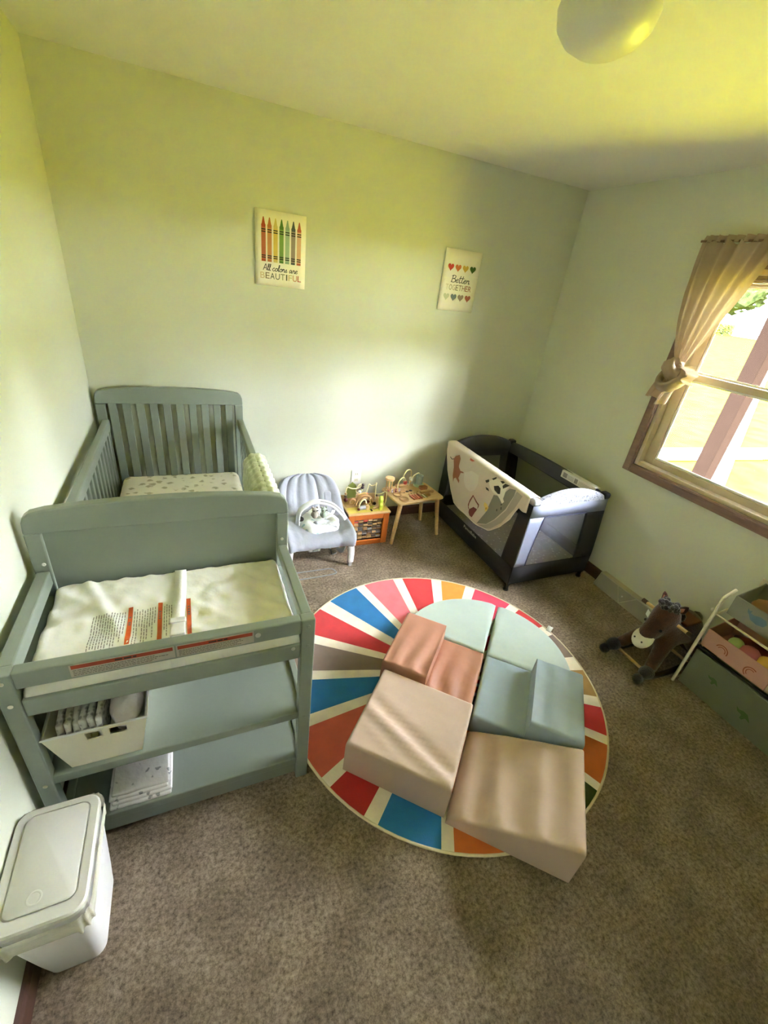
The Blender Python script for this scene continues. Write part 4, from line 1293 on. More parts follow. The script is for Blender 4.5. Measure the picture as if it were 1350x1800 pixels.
# frame
for s in (-1, 1):
    x = CX + s * 0.196
    mb = MB()
    mb.tube(smoothpath([(x, -0.605, 0.205), (x + s * 0.012, -0.612, 0.12), (x + s * 0.012, -0.610, 0.028)], 5), 0.024, 10, ry=0.012, up=(0, 1, 0))
    lg = mb.build('front_leg', M_white, bo, smooth=2)
    x = CX + s * 0.207
    MB().box(x - 0.012, x + 0.012, -0.622, -0.600, 0.0, 0.032).build('leg_foot', M_greyp, lg, bevel=0.003)
for s in (-1, 1):
    x = CX + s * 0.185
    mb = MB(); mb.tube(smoothpath([(x, -0.585, 0.19), (x - s * 0.01, -0.52, 0.07), (x - s * 0.01, -0.40, 0.030), (x, -0.28, 0.10), (x, -0.20, 0.30)], 6), 0.018, 8, ry=0.008, up=(1, 0, 0))
    mb.build('side_arm', M_white, bo, smooth=2)
mb = MB()
mb.tube(smoothpath([(CX - 0.20, -0.625, 0.006), (CX + 0.0, -0.625, 0.006), (CX + 0.065, -0.628, 0.006), (CX + 0.088, -0.655, 0.006), (CX + 0.065, -0.690, 0.006), (CX - 0.20, -0.700, 0.006)], 6), 0.0042, 8)
mb.tube(smoothpath([(CX + 0.04, -0.55, 0.195), (CX + 0.10, -0.50, 0.07), (CX + 0.125, -0.47, 0.008), (CX + 0.16, -0.455, 0.006)], 6), 0.004, 6)
mb.build('wire_base', M_greyp, bo, smooth=2)
mb = MB(); mb.rbox((CX - 0.045, -0.590, 0.165), (0.085, 0.050, 0.045), 0.014, 4)
vb = mb.build('vibration_unit', M_white, bo, smooth=4, merge=True)
mb = MB(); mb.rbox((CX - 0.040, -0.617, 0.160), (0.036, 0.006, 0.016), 0.0025, 2); mb.build('unit_switch', M_greyp, vb, smooth=1, merge=True)
# ================================================================== wooden activity cube
M_org = mat('orange_painted_wood', rgb(206, 112, 44), 0.45, var=0.06, vscale=6, bump=0.05)
M_wood = mat('pale_beech_wood', rgb(206, 172, 124), 0.5, var=0.10, vscale=5, stretch=(2, 14, 14), bump=0.05)
M_wood2 = mat('tan_beech_wood', rgb(176, 138, 92), 0.5, var=0.12, vscale=5, stretch=(2, 14, 14))
M_yel = mat('yellow_painted_wood', rgb(206, 186, 84), 0.45, var=0.04)
M_lime = mat('lime_painted_wood', rgb(186, 204, 66), 0.45, var=0.03)
M_olive = mat('olive_painted_wood', rgb(120, 128, 58), 0.5)
M_dkb = mat('dark_brown_wood', rgb(70, 50, 40), 0.5, var=0.1)
M_maroon = mat('maroon_bead', rgb(120, 44, 44), 0.35)
M_cream = mat('cream_wire', rgb(232, 224, 176), 0.35)
M_lil = mat('lilac_bead', rgb(190, 176, 196), 0.4)
M_red = mat('red_bead', rgb(200, 82, 66), 0.4)
qx0, qx1, qy0, qy1, qz = 1.466, 1.780, -0.392, -0.092, 0.255
cube = thing('activity_cube', ((qx0 + qx1) / 2, (qy0 + qy1) / 2, 0), 'orange wooden activity cube with bead maze on top', 'activity cube')
mb = MB()
fm = 0.046
mb.box(qx0, qx0 + fm, qy0, qy0 + 0.014, 0, qz); mb.box(qx1 - fm, qx1, qy0, qy0 + 0.014, 0, qz)
mb.box(qx0 + fm, qx1 - fm, qy0, qy0 + 0.014, 0, 0.038); mb.box(qx0 + fm, qx1 - fm, qy0, qy0 + 0.014, qz - 0.040, qz)
mb.build('front_frame', M_org, cube, bevel=0.003)
MB().box(qx0, qx0 + 0.012, qy0 + 0.014, qy1, 0, qz).build('side_board', M_dkb, cube, bevel=0.003)
MB().box(qx1 - 0.012, qx1, qy0 + 0.014, qy1, 0, qz).build('side_board', M_org, cube, bevel=0.003)
MB().box(qx0 + 0.012, qx1 - 0.012, qy1 - 0.012, qy1, 0, qz).build('back_board', M_org, cube)
MB().box(qx0 + 0.012, qx1 - 0.012, qy0 + 0.050, qy0 + 0.056, 0.01, qz - 0.01).build('inner_board', M_dkb, cube)
tp = MB().box(qx0 - 0.006, qx1 + 0.006, qy0 - 0.006, qy1 + 0.006, qz, qz + 0.016).build('top_board', M_wood, cube, bevel=0.005)
mb = MB(); mb.poly([(x, y, qz + 0.0166) for x, y in rrect(qx0 + 0.008, qx1 - 0.008, qy0 + 0.010, qy0 + 0.095, 0.02)]); mb.build('top_paint', M_yel, tp, recalc=False)
mb = MB(); mb.poly([(x, y, qz + 0.0166) for x, y in rrect(qx0 + 0.008, qx1 - 0.008, qy0 + 0.098, qy1 - 0.010, 0.02)]); mb.build('top_paint', M_wood2, tp, recalc=False)
# turning letter blocks in five rows on rods
wx0, wx1 = qx0 + fm + 0.002, qx1 - fm - 0.002
tilem = [M_wood, M_wood2, M_lil, M_dkb, M_greyp]
rnd = random.Random(2)
hexm = {}
for r in range(5):
    z = 0.058 + 0.0345 * r
    mb = MB(); mb.tube([(wx0 - 0.004, qy0 + 0.026, z), (wx1 + 0.004, qy0 + 0.026, z)], 0.0025, 6); mb.build('rod', M_wood, cube)
    for c in range(6):
        w = (wx1 - wx0) / 6
        xc = wx0 + w * (c + 0.5); ang = rnd.uniform(0, 1.05)
        mb = MB()
        ms = [rnd.choice((0, 0, 1)), 1 if rnd.random() < .7 else 0]
        pl = [(0.0155 * math.cos(ang + 2 * PI * k / 6), 0.0155 * math.sin(ang + 2 * PI * k / 6)) for k in range(6)]
        mb.prism(pl, xc - w * 0.46, xc + w * 0.46, lambda a, b, t: (t, qy0 + 0.026 + a, z + b))
        for q in range(len(mb.mi)): mb.mi[q] = q % 2
        top_red = r == 4 and c < 3
        mb.build('turning_block', [M_red if top_red and c != 1 else tilem[rnd.choice((0, 1, 0, 4))], tilem[rnd.choice((3, 3, 1))]], cube, bevel=0.002)
# things on top of the cube: wires, beads, cut-outs
zt_ = qz + 0.016
def wire(pts, m, parent, r=0.0042, k=6):
    mb = MB(); mb.tube(smoothpath(pts, k), r, 6); return mb.build('maze_wire', m, parent, smooth=2)
w1 = wire([(1.552, -0.352, zt_), (1.556, -0.352, zt_ + 0.055), (1.580, -0.345, zt_ + 0.082), (1.606, -0.335, zt_ + 0.070), (1.612, -0.330, zt_ + 0.02), (1.612, -0.330, zt_)], M_cream, cube)
w2 = wire([(1.500, -0.205, zt_), (1.498, -0.20, zt_ + 0.085), (1.510, -0.195, zt_ + 0.115), (1.545, -0.19, zt_ + 0.100), (1.585, -0.185, zt_ + 0.095), (1.612, -0.18, zt_ + 0.100), (1.625, -0.18, zt_ + 0.120), (1.605, -0.18, zt_ + 0.122), (1.585, -0.18, zt_ + 0.085), (1.590, -0.18, zt_ + 0.060), (1.615, -0.185, zt_ + 0.055), (1.63, -0.185, zt_ + 0.09)], M_cream, cube)
w3 = wire([(1.655, -0.20, zt_), (1.668, -0.19, zt_ + 0.07), (1.682, -0.18, zt_ + 0.120), (1.705, -0.175, zt_ + 0.105), (1.74, -0.17, zt_ + 0.108), (1.748, -0.17, zt_ + 0.122), (1.738, -0.185, zt_ + 0.10), (1.735, -0.21, zt_)], M_cream, cube)
w4 = wire([(1.765, -0.32, zt_), (1.775, -0.31, zt_ + 0.08), (1.770, -0.30, zt_ + 0.110), (1.745, -0.28, zt_ + 0.088), (1.72, -0.26, zt_ + 0.075)], M_cream, cube)
w5 = wire([(1.560, -0.26, zt_), (1.575, -0.25, zt_ + 0.06), (1.630, -0.245, zt_ + 0.085), (1.668, -0.27, zt_ + 0.045), (1.690, -0.30, zt_ + 0.02)], mat('gold_wire', rgb(206, 160, 84), 0.4), cube)
def bead(c, r, m, parent, sz=1.0):
    mb = MB(); mb.sphere(c, r, 12, 8, sz); return mb.build('bead', m, parent, smooth=2)
for c, r, m, p in (((1.552, -0.352, zt_ + 0.012), 0.011, M_maroon, w1), ((1.612, -0.330, zt_ + 0.018), 0.014, M_greyp, w1), ((1.612, -0.330, zt_ + 0.042), 0.010, M_wood2, w1),
                   ((1.500, -0.205, zt_ + 0.018), 0.016, M_maroon, w2), ((1.499, -0.203, zt_ + 0.045), 0.012, M_dkb, w2), ((1.498, -0.20, zt_ + 0.066), 0.010, M_wood2, w2),
                   ((1.630, -0.185, zt_ + 0.100), 0.013, mat('plum_bead', rgb(70, 50, 66), 0.35), w2), ((1.633, -0.185, zt_ + 0.122), 0.011, MATS['plum_bead'], w2), ((1.612, -0.184, zt_ + 0.066), 0.012, M_white, w2),
                   ((1.658, -0.20, zt_ + 0.012), 0.012, M_lil, w3), ((1.666, -0.193, zt_ + 0.05), 0.011, M_red, w3), ((1.690, -0.30, zt_ + 0.022), 0.013, M_dkb, w5),
                   ((1.645, -0.29, zt_ + 0.035), 0.011, M_maroon, w5), ((1.655, -0.285, zt_ + 0.055), 0.010, M_wood, w5), ((1.655, -0.30, zt_ + 0.016), 0.014, M_wood, w5), ((1.720, -0.262, zt_ + 0.068), 0.010, M_dkb, w4)):
    bead(c, r, m, p)
# arched wooden rainbow
for rr_, m in ((0.066, M_wood2), (0.048, M_wood), (0.031, M_dkb)):
    mb = MB(); mb.tube(arc((1.622, -0.262, zt_), rr_, 0, PI, 18, 'xz', rr_ * 1.15), 0.0085, 8, ry=0.018, up=(0, 1, 0)); mb.build('rainbow_arch', m, cube, smooth=2)
# ring, drum block and olive back panel
mb = MB(); mb.tube(arc((1.530, -0.262, zt_ + 0.030), 0.022, 0, 2 * PI, 18, 'xz')[:-1], 0.007, 8, True); mb.build('wooden_ring', M_wood2, cube, smooth=2)
mb = MB(); mb.tube([(1.553, -0.345, zt_ + 0.018), (1.603, -0.338, zt_ + 0.018)], 0.017, 12); mb.build('rolling_drum', M_greyp, cube, smooth=0.8)
MB().box(1.608, 1.632, -0.352, -0.322, zt_, zt_ + 0.034).build('end_block', M_wood, cube, bevel=0.003)
mb = MB(); mb.prism([(1.520, zt_), (1.600, zt_), (1.600, zt_ + 0.085), (1.590, zt_ + 0.110), (1.565, zt_ + 0.130), (1.535, zt_ + 0.105), (1.522, zt_ + 0.07)], -0.150, -0.138, lambda a, b, t: (a, t, b)); mb.build('hill_cutout', M_olive, cube, bevel=0.003)
mb = MB(); mb.prism([(-0.375, zt_), (-0.335, zt_), (-0.330, zt_ + 0.035), (-0.318, zt_ + 0.060), (-0.325, zt_ + 0.090), (-0.345, zt_ + 0.105), (-0.365, zt_ + 0.100), (-0.378, zt_ + 0.085), (-0.372, zt_ + 0.060), (-0.384, zt_ + 0.045), (-0.378, zt_ + 0.025)], 1.705, 1.730, lambda a, b, t: (t + (a + 0.35) * 0.2, a, b)); mb.build('lime_animal_cutout', M_lime, cube, bevel=0.005)
mb = MB(); mb.tube([(1.66, -0.355, zt_ + 0.010), (1.71, -0.345, zt_ + 0.022)], [0.007, 0.014], 8); mb.build('wooden_peg', M_wood, cube, smooth=0.8)
MB().box(1.640, 1.652, -0.372, -0.350, zt_, zt_ + 0.006).build('arrow_inlay', M_dkb, cube)
mb = MB(); mb.tube([(qx0 - 0.002, -0.30, 0.18), (qx0 - 0.022, -0.30, 0.18)], 0.05, 18); mb.build('gear_wheel', M_olive, cube, smooth=0.8)

# ================================================================== wooden toy table
tt = thing('toy_table', (2.0, -0.27, 0), 'small pale wooden toy table with wire arches beside the play yard', 'toy table')
TT = Matrix.Translation((2.010, -0.272, 0)) @ Matrix.Rotation(math.radians(7), 4, 'Z')
def tl(x, y, z): return TT @ Vector((x, y, z))
TZ = 0.345
mb = MB(TT); mb.loft([[(x, y, z) for x, y in rrect(-0.205 + i, 0.205 - i, -0.140 + i, 0.140 - i, 0.03, 5)] for i, z in ((0.004, TZ - 0.018), (0, TZ - 0.014), (0, TZ - 0.004), (0.004, TZ))])
mb.build('table_top', M_wood, tt, smooth=0.6)
for sx in (-1, 1):
    for sy in (-1, 1):
        mb = MB(TT); mb.tube([(sx * 0.165, sy * 0.100, TZ - 0.018), (sx * 0.212, sy * 0.122, 0.0)], [0.017, 0.013], 12)
        mb.build('leg', M_wood, tt, smooth=0.8)
# apron tray
mb = MB(TT); mb.box(-0.15, 0.15, -0.095, 0.095, TZ - 0.034, TZ - 0.018); mb.build('under_tray', M_wood2, tt)
def ontop(name, m, fn, **k):
    mb = MB(TT); fn(mb); return mb.build(name, m, tt, **k)
a1 = ontop('wire_arch', M_cream, lambda mb: mb.tube(smoothpath([(-0.100, 0.060, TZ), (-0.098, 0.062, TZ + 0.065), (-0.07, 0.07, TZ + 0.095), (-0.04, 0.078, TZ + 0.090), (-0.022, 0.085, TZ + 0.055), (-0.020, 0.088, TZ + 0.03)], 6), 0.0052, 6), smooth=2)
a2 = ontop('wire_arch', M_cream, lambda mb: mb.tube(smoothpath([(-0.035, 0.100, TZ + 0.055), (-0.03, 0.105, TZ + 0.10), (0.0, 0.112, TZ + 0.135), (0.035, 0.115, TZ + 0.130), (0.045, 0.115, TZ + 0.09), (0.045, 0.115, TZ + 0.05)], 6), 0.0052, 6), smooth=2)
a3 = ontop('wire_arch', M_cream, lambda mb: mb.tube(smoothpath([(0.055, 0.115, TZ + 0.050), (0.070, 0.115, TZ + 0.080), (0.105, 0.115, TZ + 0.098), (0.125, 0.115, TZ + 0.092)], 6), 0.0052, 6), smooth=2)
def tbead(x, y, z, r, m, p):
    mb = MB(TT); mb.sphere((x, y, z), r, 12, 8, 1.2); mb.build('bead', m, p, smooth=2)
tbead(-0.020, 0.088, TZ + 0.045, 0.016, M_red, a1); tbead(-0.020, 0.088, TZ + 0.022, 0.011, M_wood2, a1)
tbead(0.045, 0.115, TZ + 0.060, 0.013, M_offwhite, a2); tbead(0.056, 0.115, TZ + 0.044, 0.011, M_offwhite, a3); tbead(0.045, 0.115, TZ + 0.035, 0.010, M_wood, a2)
ontop('wire_holder', M_wood, lambda mb: mb.tube([(0.045, 0.115, TZ), (0.045, 0.115, TZ + 0.03)], 0.006, 8), smooth=1)
ontop('seesaw_block', M_wood2, lambda mb: mb.rbox((-0.045, 0.095, TZ + 0.022), (0.105, 0.035, 0.020), 0.008, 3), smooth=1, merge=True)
ontop('seesaw_stand', M_wood, lambda mb: mb.box(-0.065, -0.025, 0.085, 0.105, TZ, TZ + 0.014))
M_mintp = mat('mint_plastic', rgb(176, 206, 178), 0.35)
cupb = ontop('mint_base', M_mintp, lambda mb: mb.lathe([(0.0, 0), (0.042, 0), (0.042, 0.014), (0.0, 0.014)], (0.115, 0.095, TZ), 20), smooth=0.8)
ontop('clear_cup', mat('clear_plastic', rgb(214, 232, 232), 0.15, transp=0.5), lambda mb: mb.lathe([(0.026, 0.014), (0.030, 0.085), (0.027, 0.086), (0.023, 0.016)], (0.118, 0.098, TZ), 20), smooth=0.8)
ontop('brown_block', mat('brown_wood', rgb(140, 88, 50), 0.5, var=0.1), lambda mb: mb.rbox((0.115, 0.030, TZ + 0.013), (0.062, 0.040, 0.026), 0.005, 3), smooth=1, merge=True)
ontop('handle_block', M_wood2, lambda mb: mb.rbox((0.095, -0.030, TZ + 0.010), (0.095, 0.032, 0.020), 0.009, 3), smooth=1, merge=True)
ontop('knob', M_wood2, lambda mb: mb.lathe([(0, 0), (0.022, 0), (0.020, 0.012), (0.008, 0.020), (0, 0.021)], (0.090, -0.072, TZ), 18), smooth=1)
ontop('knob', M_wood2, lambda mb: mb.lathe([(0, 0), (0.015, 0), (0.014, 0.010), (0, 0.012)], (0.160, -0.030, TZ), 16), smooth=1)
ontop('spinner_ring', M_wood2, lambda mb: mb.tube(arc((-0.130, -0.085, TZ + 0.006), 0.034, 0, 2 * PI, 24, 'xy')[:-1], 0.006, 6, True), smooth=2)
ontop('spinner_ring', M_wood2, lambda mb: mb.tube(arc((-0.145, -0.010, TZ + 0.006), 0.028, 0, 2 * PI, 24, 'xy')[:-1], 0.005, 6, True), smooth=2)
for k in range(4):
    ontop('red_clapper', mat('brick_red_wood', rgb(160, 88, 58), 0.5, var=0.15), lambda mb: mb.rbox((-0.055 + 0.022 * k, -0.080, TZ + 0.006), (0.018, 0.070, 0.012), 0.004, 2), smooth=1, merge=True)
for k in range(3):
    ontop('key_slot', M_offwhite if k % 2 else M_olive, lambda mb: mb.box(0.035 + 0.014 * k, 0.043 + 0.014 * k, -0.105, -0.055, TZ, TZ + 0.003))
for k, (x, y) in enumerate(((-0.07, 0.02), (-0.035, 0.025), (0.0, 0.03), (-0.045, -0.02), (-0.02, -0.012), (0.005, -0.015), (0.025, -0.02), (0.045, 0.0))):
    ontop('peg_inlay', M_dkb if k < 3 else M_wood2, lambda mb: mb.lathe([(0, 0), (0.012 if k < 3 else 0.008, 0), (0.010 if k < 3 else 0.007, 0.004), (0, 0.005)], (x, y, TZ), 12, 1.3 if k < 3 else 1, 1), smooth=1)
# cage drum with round lid and rolling beads at the near-wall corner
cg = ontop('cage_drum', M_wood, lambda mb: mb.lathe([(0, 0), (0.030, 0), (0.030, 0.012), (0, 0.012)], (-0.165, 0.085, TZ), 18), smooth=0.8)
mb = MB(TT); mb.lathe([(0, 0.088), (0.034, 0.088), (0.037, 0.096), (0.034, 0.106), (0, 0.108)], (-0.165, 0.085, TZ), 20); mb.build('drum_lid', M_wood, cg, smooth=0.8)
for k in range(6):
    a = 2 * PI * k / 6
    mb = MB(TT); mb.tube([(-0.165 + 0.024 * math.cos(a), 0.085 + 0.024 * math.sin(a), TZ + 0.010), (-0.165 + 0.024 * math.cos(a), 0.085 + 0.024 * math.sin(a), TZ + 0.09)], 0.004, 6); mb.build('cage_bar', M_wood, cg)
rnd = random.Random(9)
for k in range(14):
    x, y = -0.185 + 0.016 * (k % 7), 0.030 + 0.022 * (k // 7)
    mb = MB(TT); mb.sphere((x, y, TZ + 0.014), 0.0095, 10, 7); mb.build('abacus_bead', (M_wood, M_lil, M_wood2, M_maroon)[k % 4], tt, smooth=2)
for y in (0.030, 0.052):
    mb = MB(TT); mb.tube([(-0.20, y, TZ + 0.014), (-0.06, y, TZ + 0.014)], 0.002, 5); mb.build('abacus_rod', M_wood, tt)
ontop('slotted_block', M_wood2, lambda mb: mb.box(-0.105, -0.060, 0.010, 0.045, TZ, TZ + 0.020), bevel=0.003)

# ================================================================== wall outlet
ou = thing('wall_outlet', (1.642, -0.002, 0.375), 'white outlet plate on the back wall behind the activity cube', 'outlet')
mb = MB(); mb.box(1.604, 1.682, -0.007, -0.0005, 0.316, 0.434); mb.build('cover_plate', M_white, ou, bevel=0.002)
for z in (0.350, 0.400):
    r_ = MB().box(1.626, 1.660, -0.0095, -0.007, z - 0.014, z + 0.014).build('receptacle', M_offwhite, ou, bevel=0.001)
    MB().box(1.635, 1.638, -0.0100, -0.0094, z - 0.004, z + 0.006).build('slot', M_black, r_); MB().box(1.648, 1.651, -0.0100, -0.0094, z - 0.004, z + 0.006).build('slot', M_black, r_)

# ================================================================== baseboard heat register
M_vent = mat('register_paint', rgb(176, 170, 152), 0.5, var=0.03)
vt = thing('baseboard_register', (W - 0.035, -1.46, 0), 'cream metal floor register along the baseboard under the window', 'register')
vy0, vy1 = -1.700, -1.222
mb = MB(); mb.prism([(W - 0.016, 0.0), (W - 0.075, 0.0), (W - 0.075, 0.008), (W - 0.040, 0.098), (W - 0.016, 0.098)], vy0 + 0.004, vy1 - 0.004, lambda a, b, t: (a, t, b))
mb.build('sloped_grille', mat('register_grille', rgb(150, 146, 132), 0.5), vt)
mb = MB(); mb.box(W - 0.048, W - 0.0005, vy0, vy1, 0.094, 0.103); mb.build('top_lip', M_vent, vt, bevel=0.003)
for y in (vy0, vy1 - 0.004):
    mb = MB(); mb.prism([(W - 0.016, 0.0), (W - 0.080, 0.0), (W - 0.080, 0.010), (W - 0.044, 0.098), (W - 0.016, 0.100)], y, y + 0.004, lambda a, b, t: (a, t, b)); mb.build('end_cap', M_vent, vt)
mb = MB()
mb.bar((W - 0.046, -1.375, 0.092), (W - 0.078, -1.445, 0.006), 0.004, 0.006); mb.bar((W - 0.078, -1.445, 0.008), (W - 0.046, -1.520, 0.090), 0.004, 0.006)
mb.build('brace_wire', M_vent, vt)
mb = MB(); mb.sphere((W - 0.062, -1.440, 0.055), 0.006, 8, 6); mb.build('damper_knob', M_chrome, vt, smooth=2)
# ================================================================== plush rocking horse
M_brown = mat('brown_plush', rgb(72, 42, 28), 0.95, var=0.2, vscale=40, bump=0.8, bscale=160, bdist=0.006, sheen=0.3)
M_mane = mat('black_plush', rgb(30, 24, 22), 0.95, var=0.2, vscale=40, bump=0.9, bscale=140, bdist=0.008, sheen=0.3)
M_wplush = mat('white_plush', rgb(216, 212, 196), 0.95, bump=0.4, bscale=140)
hr = thing('plush_rocking_horse', (2.82, -1.88, 0), 'brown plush rocking horse with black mane beside the toy organizer', 'rocking horse')
YH = -1.88
def metabody(els, res=0.016):
    md = bpy.data.metaballs.new('tmp_meta'); md.resolution = res; md.render_resolution = res; md.threshold = 0.6
    ob = bpy.data.objects.new('tmp_meta', md); COL.objects.link(ob)
    for x, y, z, r in els:
        e = md.elements.new(type='BALL'); e.co = (x, y, z); e.radius = r
    bpy.context.view_layer.update()
    dg = bpy.context.evaluated_depsgraph_get()
    me = bpy.data.meshes.new_from_object(ob.evaluated_get(dg))
    mb = MB()
    for v in me.vertices: mb._v(v.co)
    for p in me.polygons: mb.face(p.vertices)
    bpy.data.objects.remove(ob); bpy.data.metaballs.remove(md); bpy.data.meshes.remove(me)
    return mb
els = []
def chain(p, q, r0, r1, n):
    for k in range(n):
        t = k / (n - 1)
        els.append((p[0] + (q[0] - p[0]) * t, p[1] + (q[1] - p[1]) * t, p[2] + (q[2] - p[2]) * t, (r0 + (r1 - r0) * t) * 1.5))
chain((2.80, YH, 0.225), (2.99, YH, 0.235), 0.085, 0.090, 6)          # trunk
chain((2.79, YH, 0.26), (2.755, YH, 0.355), 0.070, 0.058, 5)           # neck
chain((2.755, YH, 0.370), (2.665, YH, 0.235), 0.060, 0.045, 6)         # head
for s in (-1, 1):
    chain((2.79, YH + s * 0.045, 0.20), (2.665, YH + s * 0.095, 0.095), 0.046, 0.036, 5)
    chain((2.99, YH + s * 0.050, 0.19), (3.035, YH + s * 0.095, 0.095), 0.050, 0.036, 5)
mb = metabody(els)
mb.build('body', M_brown, hr, smooth=4)
# muzzle and blaze
mb = MB(Matrix.Translation((2.640, YH, 0.212)) @ Matrix.Rotation(math.radians(35), 4, 'Y')); mb.sphere((0.004, 0, 0.010), 0.050, 16, 12, 1.25, 0.62, 1.05); mb.build('muzzle', M_wplush, hr, smooth=3)
for s in (-1, 1):
    mb = MB(); mb.sphere((2.612, YH + s * 0.022, 0.215), 0.005, 8, 6); mb.build('nostril', M_black, hr, smooth=2)
    mb = MB(); mb.sphere((2.678, YH + s * 0.046, 0.300), 0.008, 10, 8); mb.build('eye', M_black, hr, smooth=2)
    mb = MB(Matrix.Translation((2.765, YH + s * 0.045, 0.412)) @ Matrix.Rotation(s * -0.45, 4, 'X')); mb.lathe([(0.0, -0.01), (0.018, 0.0), (0.020, 0.015), (0.012, 0.04), (0.0, 0.055)], (0, 0, 0), 12, 0.5, 1.0); ear = mb.build('ear', M_brown, hr, smooth=2)
    mb = MB(Matrix.Translation((2.756, YH + s * 0.045, 0.414)) @ Matrix.Rotation(s * -0.45, 4, 'X')); mb.lathe([(0.0, -0.002), (0.010, 0.004), (0.010, 0.016), (0.0, 0.036)], (0, 0, 0), 10, 0.3, 1.0); mb.build('ear_lining', mat('pink_plush', rgb(176, 120, 96), 0.9), ear, smooth=2)
# mane and tail tufts
rnd = random.Random(21)
mb = MB()
for k in range(150):
    t = (k % 50) / 49
    c = Vector((2.705, YH, 0.395)).lerp(Vector((2.85, YH, 0.320)), t)
    c.z += 0.042 * math.sin(PI * min(1, t * 1.3 + 0.25))
    c += Vector((rnd.uniform(-0.016, 0.016), rnd.uniform(-0.044, 0.044), rnd.uniform(-0.012, 0.022)))
    mb.sphere(c, rnd.uniform(0.009, 0.019), 7, 5)
mb.build('mane', M_mane, hr, smooth=2)
mb = MB(); mb.tube(smoothpath([(3.03, YH, 0.285), (3.065, YH, 0.27), (3.075, YH - 0.01, 0.20), (3.065, YH - 0.02, 0.13)], 6), [0.012, 0.016, 0.02, 0.024, 0.026, 0.028, 0.03, 0.03, 0.03, 0.03, 0.03, 0.028, 0.026, 0.022, 0.018, 0.014, 0.01, 0.006, 0.004][:19], 8)
mb.build('tail', M_mane, hr, smooth=2)
mb = MB(); mb.tube([(2.765, YH - 0.145, 0.335), (2.765, YH + 0.145, 0.335)], 0.0095, 10); mb.build('handle_dowel', M_wood, hr, smooth=0.8)
for s in (-1, 1):
    mb = MB(); mb.tube([(2.765, YH + s * 0.148, 0.335), (2.765, YH + s * 0.120, 0.335)], 0.0125, 10); mb.build('handle_cap', M_dkb, hr, smooth=0.8)
    pts = []
    for k in range(19):
        a = -0.62 + 1.24 * k / 18
        pts.append((2.825 + 0.46 * math.sin(a), YH + s * 0.112, 0.018 + 0.46 * (1 - math.cos(a)) * 0.55))
    mb = MB(); mb.tube(pts, 0.013, 8, ry=0.018); mb.build('rocker', M_dkb, hr, smooth=2)
    for xf, zf in ((2.625, 0.075), (3.045, 0.080)):
        mb = MB(); mb.sphere((xf, YH + s * 0.108, zf), 0.038, 14, 10, 0.9, 1.15, 0.95); mb.build('boot', M_mane, hr, smooth=2)
    mb = MB(); mb.sphere((2.566, YH + s * 0.112, 0.052), 0.027, 12, 8, 1.0); mb.build('rocker_tip', M_mane, hr, smooth=2)
for x, z in ((2.66, 0.045), (2.98, 0.045)):
    mb = MB(); mb.tube([(x, YH - 0.112, z), (x, YH + 0.112, z)], 0.009, 10); mb.build('cross_dowel', M_wood, hr, smooth=0.8)
tg = MB().bar((2.690, YH + 0.055, 0.315), (2.690, YH + 0.055, 0.349), 0.030, 0.002, up=(-0.8, 0.5, 0.3)).build('white_tag', M_white, hr)
MB().rbox((2.90, YH, 0.318), (0.13, 0.15, 0.02), 0.009, 3).build('saddle', mat('tan_saddle_plush', rgb(104, 66, 44), 0.9, bump=0.5, bscale=120), hr, smooth=4, merge=True)

# ================================================================== toy organizer with fabric bins
og = thing('toy_organizer', (2.98, -2.47, 0), 'low toy organizer with white rods and printed fabric bins under the window', 'toy storage')
M_rod = mat('white_painted_rod', rgb(206, 198, 178), 0.45)
M_bolive = mat('sage_bin_fabric', rgb(112, 116, 98), 0.9, var=0.04, bump=0.2, bscale=120)
M_bpink = mat('pink_bin_fabric', rgb(196, 150, 136), 0.9, var=0.04, bump=0.2, bscale=120)
M_bbeige = mat('beige_bin_fabric', rgb(186, 172, 148), 0.9, var=0.04, bump=0.2, bscale=120)
M_bgrey = mat('grey_bin_fabric', rgb(142, 142, 130), 0.9, var=0.04, bump=0.2, bscale=120)
oy0, oy1 = -2.93, -2.031
for y in (oy1, oy0):
    mb = MB(); mb.tube([(2.826, y, 0.0), (2.826, y, 0.575), (2.832, y, 0.582), (2.900, y, 0.612)], 0.0085, 8); mb.build('front_rod', M_rod, og, smooth=1)
    mb = MB(); mb.tube([(3.120, y, 0.0), (3.120, y, 0.640)], 0.0085, 8); mb.build('back_rod', M_rod, og, smooth=1)
    for z0_, z1_ in ((0.02, 0.02), (0.262, 0.275), (0.470, 0.500)):
        mb = MB(); mb.tube([(2.826, y, z0_), (3.120, y, z1_)], 0.006, 8); mb.build('side_rod', M_rod, og, smooth=1)
    mb = MB(); mb.sphere((2.826, y + 0.012, 0.494), 0.010, 10, 8); mb.build('joint_knob', M_white, og, smooth=2)
for z, mm in ((0.262, M_black), (0.470, M_rod)):  # lower rod blackened to read as the shaded gap between tiers
    mb = MB(); mb.tube([(2.846, oy0, z), (2.846, oy1, z)], 0.006, 8); mb.build('cross_rod', mm, og, smooth=1)
mb = MB(); mb.tube([(3.120, oy0, 0.63), (3.120, oy1, 0.63)], 0.006, 8); mb.build('cross_rod', M_rod, og, smooth=1)
